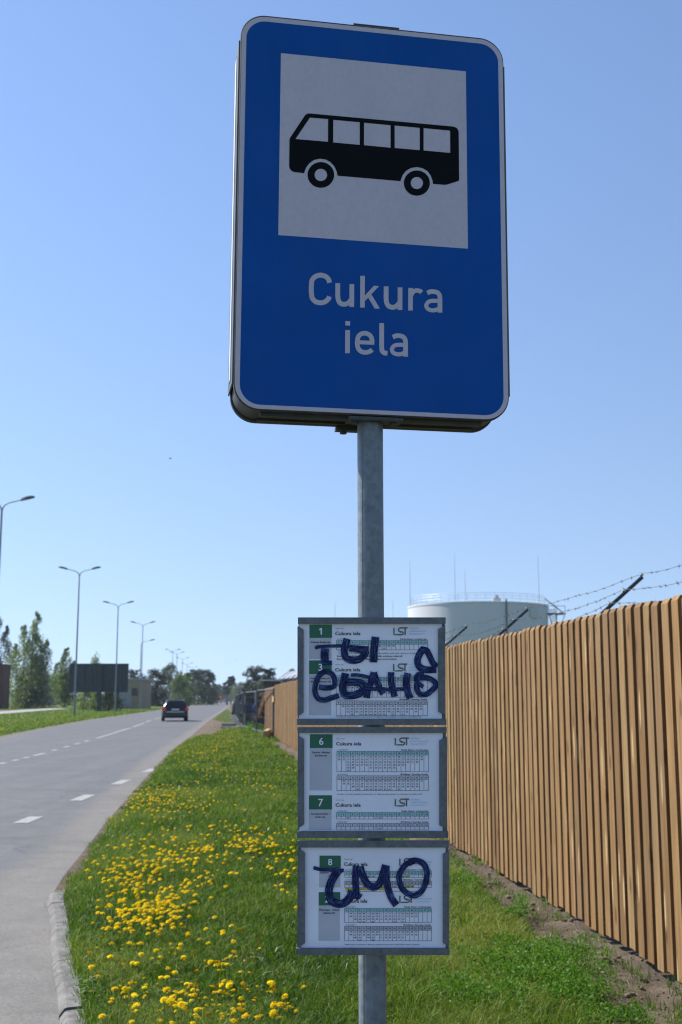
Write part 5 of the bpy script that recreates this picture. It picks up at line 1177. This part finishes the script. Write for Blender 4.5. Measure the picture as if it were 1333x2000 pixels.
# ------------------------------------------------------------------ vehicles
M_black = simple('black_car_paint', (0.006, 0.007, 0.009), 0.18, 0, var=.1, spec=.45); M_glassd = simple('car_glass', (0.008, 0.009, 0.010), 0.15, spec=.5); M_red = simple('tail_light_red', (0.8, 0.018, 0.014), 0.3, spec=.7); M_tyre = simple('tyre_rubber', (0.012, 0.012, 0.012), 0.9); M_rim = simple('wheel_rim', (0.35, 0.35, 0.36), 0.35, .6); M_platew = simple('number_plate', (0.55, 0.58, 0.62), 0.5); M_chrome = simple('bright_trim', (0.70, 0.71, 0.72), 0.2, .9); M_whitecar = simple('white_car_paint', (0.66, 0.68, 0.70), 0.3, var=.05); M_bluegrey = simple('blue_grey_paint', (0.16, 0.18, 0.22), 0.4); M_orange = simple('orange_paint', (0.62, 0.15, 0.03), 0.5, var=.2)
def car(nm, label, x, y, yaw, paint, W=1.80, L=4.65, Hh=1.46, cat='car', group=None):
    o = thing(nm, label, cat, (x, y, .004), group); R = Matrix.Rotation(yaw, 3, 'Z'); w_ = W/1.8; l_ = L/4.65; h_ = Hh/1.46
    def P(a, b, c): v = R @ Vector((a*w_, b*l_, c*h_)); return (x+v[0], y+v[1], c*h_+.004)
    m = MB(); rings = []
    for yy, w, zb, zt in ((0,.80,.36,.86),(.05,.85,.30,.93),(.45,.885,.22,.97),(2.4,.89,.2,.96),(3.5,.88,.2,.93),(4.2,.83,.24,.80),(4.55,.74,.3,.70),(4.65,.66,.36,.62)):
        rings.append([P(*q) for q in ((-w*.86,yy,zb),(-w,yy,zb+.12),(-w*1.0,yy,(zb+zt)/2),(-w*.985,yy,zt-.10),(-w*.9,yy,zt),(w*.9,yy,zt),(w*.985,yy,zt-.10),(w,yy,(zb+zt)/2),(w,yy,zb+.12),(w*.86,yy,zb))])
    m.loft(rings); gh = []
    for z, w, ya, yb in ((.90,.825,.06,3.45),(.99,.80,.10,3.25),(1.30,.655,.40,2.5),(1.40,.60,.50,2.3),(1.45,.50,.66,2.1)):
        k = .12; gh.append([P(*q) for q in ((-w+k,ya,z),(-w,ya+k,z),(-w,yb-k,z),(-w+k,yb,z),(w-k,yb,z),(w,yb-k,z),(w,ya+k,z),(w-k,ya,z))][::-1])
    m.loft(gh); m.build('body', paint, o, smooth=True)
    def pane(nm2, pts, mat): mm = MB(); mm.add([P(*q) for q in pts], [tuple(range(len(pts)))]); return mm.build(nm2, mat, o)
    pane('rear_window', [(-.70,.085,.985),(.70,.085,.985),(.575,.375,1.335),(-.575,.375,1.335)], M_glassd)
    for s in (-1, 1):
        pane('side_window', [(s*.815,.34,1.0),(s*.815,2.95,1.0),(s*.672,2.35,1.30),(s*.672,.58,1.30)][::s], M_glassd)
        mm = MB(); a = s*.905; b = s*.66; mm.loft([[P(*q) for q in ((b,-.02,zz),(a,-.005,zz),(a,.22,zz),(b,.02,zz))] for zz in (.72,.93)]); mm.build('tail_light', M_red, o)
        mm = MB(); mm.loft([[P(*q) for q in ((s*.91,2.75,zz),(s*1.06,2.75,zz),(s*1.06,2.90,zz),(s*.91,2.95,zz))] for zz in (.98,1.12)]); mm.build('wing_mirror', paint, o)
        mm = MB(); mm.bar(P(s*.60,.72,1.44), P(s*.60,2.2,1.45), .05, .05); mm.build('roof_rail', M_chrome, o)
        for yy in (.85, 3.65):
            mm = MB(); c0 = P(s*.70,yy,.31); c1 = P(s*.895,yy,.31); mm.tube([c0, c1], .315*h_, 18); wh = mm.build('wheel', M_tyre, o)
            mm = MB(); mm.tube([P(s*.88,yy,.31), P(s*.903,yy,.31)], .2*h_, 14); mm.build('rim', M_rim, wh)
    mm = MB(); mm.loft([[P(*q) for q in ((-.26,-.03,zz),(.26,-.03,zz),(.26,0,zz),(-.26,0,zz))] for zz in (.74,.86)]); mm.build('number_plate', M_platew, o)
    mm = MB(); mm.loft([[P(*q) for q in ((-.86,-.05,zz),(.86,-.05,zz),(.88,.3,zz),(-.88,.3,zz))] for zz in (.33,.58)]); mm.build('bumper', M_darkmetal if paint is M_black else paint, o)
    mm = MB(); mm.loft([[P(*q) for q in ((-.62,-.03,zz),(.62,-.03,zz),(.62,.02,zz),(-.62,.02,zz))] for zz in (.615,.655)]); mm.build('boot_trim', M_chrome if paint is M_black else M_darkmetal, o)
    return o
q0, q1 = ground(317, 1409), ground(368, 1409)
car('station_wagon', 'black station wagon driving away on the road', (q0[0]+q1[0])/2, q0[1], .165, M_black, Hh=1.47)
q = ground(440.5, 1372.6); car('dark_car', 'small dark car far down the road', q[0], q[1], .1, M_bluegrey)
q = at(288, 1375, 262); car('white_car', 'white car parked left of the grey van', q[0], q[1], 1.2, M_whitecar)
q = at(316, 1376, 255); car('parked_car', 'dark car parked in front of the right end of the grey van', q[0], q[1], 1.45, M_black)
q = at(78, 1370, 300); car('white_car', 'white car parked by the far flats under the feathery tree', q[0], q[1], 1.3, M_whitecar)
def box_truck(nm, label, x, y, yaw, cab, bodym, L, W, Hh, front):
    o = thing(nm, label, 'truck', (x, y, 0)); R = Matrix.Rotation(yaw, 3, 'Z')
    P = lambda a, b, c: tuple(Vector((x, y, 0))+R @ Vector((a, b, c)))
    m = MB(); c = Vector(P(0, L*.62, Hh*.56)); m.box(tuple(c), (W, L*.74, Hh*.84), R, 0, .06); m.build('body', bodym, o)
    m = MB(); c = Vector(P(0, L*.12, Hh*.44)); m.box(tuple(c), (W*.94, L*.22, Hh*.62), R, 0, .12); m.build('cab', cab, o)
    m = MB(); c = Vector(P(0, L*.005, Hh*.58)); m.box(tuple(c), (W*.8, .06, Hh*.24), R); m.build('windscreen', M_glassd, o)
    m = MB(); c = Vector(P(0, -.03, Hh*.24)); m.box(tuple(c), (W*.95, .16, Hh*.14), R, 0, .03); m.build('bumper', front, o)
    for s in (-1, 1):
        m = MB(); c = Vector(P(s*W*.36, -.02, Hh*.34)); m.box(tuple(c), (W*.18, .1, .2), R, 0, .02); m.build('headlight', M_chrome, o)
        for yy in (.14, .72, .86): m = MB(); m.tube([P(s*W*.30, L*yy, .42), P(s*W*.49, L*yy, .42)], .42, 14); m.build('wheel', M_tyre, o)
    return o
q = ground(427.5, 1373.2); box_truck('orange_truck', 'orange lorry coming along the road in the distance', q[0], q[1], .08, M_orange, M_orange, 6.5, 2.3, 2.75, M_chrome)
q = at(287, 1375, 272); box_truck('grey_van', 'long blue-grey van with pale cab parked at the edge of the wood', q[0], q[1], -1.35, M_whitecar, M_bluegrey, 5.2, 2.0, 2.5, M_whitecar)
q = ground(444, 1376.5); m = MB(); m.tube([(q[0],q[1],-.05),(q[0],q[1],.75),(q[0],q[1],.95)], [.24,.26,.18], 10); m.box((q[0],q[1],1.0),(.3,.2,.12)); tag(m.build('roadside_post', M_darkmetal), 'short dark post at the right edge of the distant road', 'post')
q = at(459, 1368, 112); heap('dark_bush', 'dark lump of brush at the far end of the mesh fence row', 'bush', (q[0], q[1], 0), .32, 1.3, M_darkmetal, 9)

# ------------------------------------------------------------------ birds
M_bird = simple('bird_feathers', (0.05, 0.05, 0.055), 0.8)
def bird(px, py, D, span, roll, label):
    x, y, z = at(px, py, D); m = MB(); b = span*.5
    rings = []
    for t, r in ((-.5,.01),(-.3,.07),(0,.10),(.25,.075),(.4,.05),(.55,.012)): rings.append([(x+t*span*.8, y+r*span*math.cos(a*1.047), z+r*span*.9*math.sin(a*1.047)) for a in range(6)])
    m.loft(rings)
    for s in (-1, 1):
        m.loft([[(x+.12*span,y,z+.02),(x-.12*span,y,z+.02),(x-.12*span,y,z+.035),(x+.12*span,y,z+.035)][::s], [(x+.16*span,y+s*b*.5,z+.13*span+roll*s),(x-.05*span,y+s*b*.5,z+.12*span),(x-.05*span,y+s*b*.5,z+.13*span),(x+.16*span,y+s*b*.5,z+.15*span+roll*s)][::s], [(x+.02*span,y+s*b,z+.05*span),(x-.02*span,y+s*b,z+.05*span),(x-.02*span,y+s*b,z+.055*span),(x+.02*span,y+s*b,z+.055*span)][::s]])
    tag(m.build('bird', M_bird), label, 'bird')
bird(333, 895.5, 60, .23, .0, 'dark bird flying alone in the open sky left of the sign')
bird(462, 1289, 150, .3, .02, 'tiny bird flying low over the distant trees')
bird(1317, 1068, 120, .16, .02, 'tiny speck of a bird above the barbed wire')

# ------------------------------------------------------------------ air: a closed box of thin haze round the whole place
def haze():
    m = bpy.data.materials.new('thin_air'); m.use_nodes = True; nt = m.node_tree; nt.nodes.clear()
    out = nt.nodes.new('ShaderNodeOutputMaterial'); v = nt.nodes.new('ShaderNodeVolumePrincipled'); v.inputs['Density'].default_value = HAZE; v.inputs['Color'].default_value = (0.72, 0.85, 1.0, 1); v.inputs['Anisotropy'].default_value = 0.2
    nt.links.new(v.outputs[0], out.inputs['Volume'])
    b = MB(); b.box((0, 2900, 22.5), (12200, 6300, 48)); tag(b.build('haze', m), 'thin bluish haze of the far distance', 'haze', kind='stuff')
HAZE = 0.00016
haze()
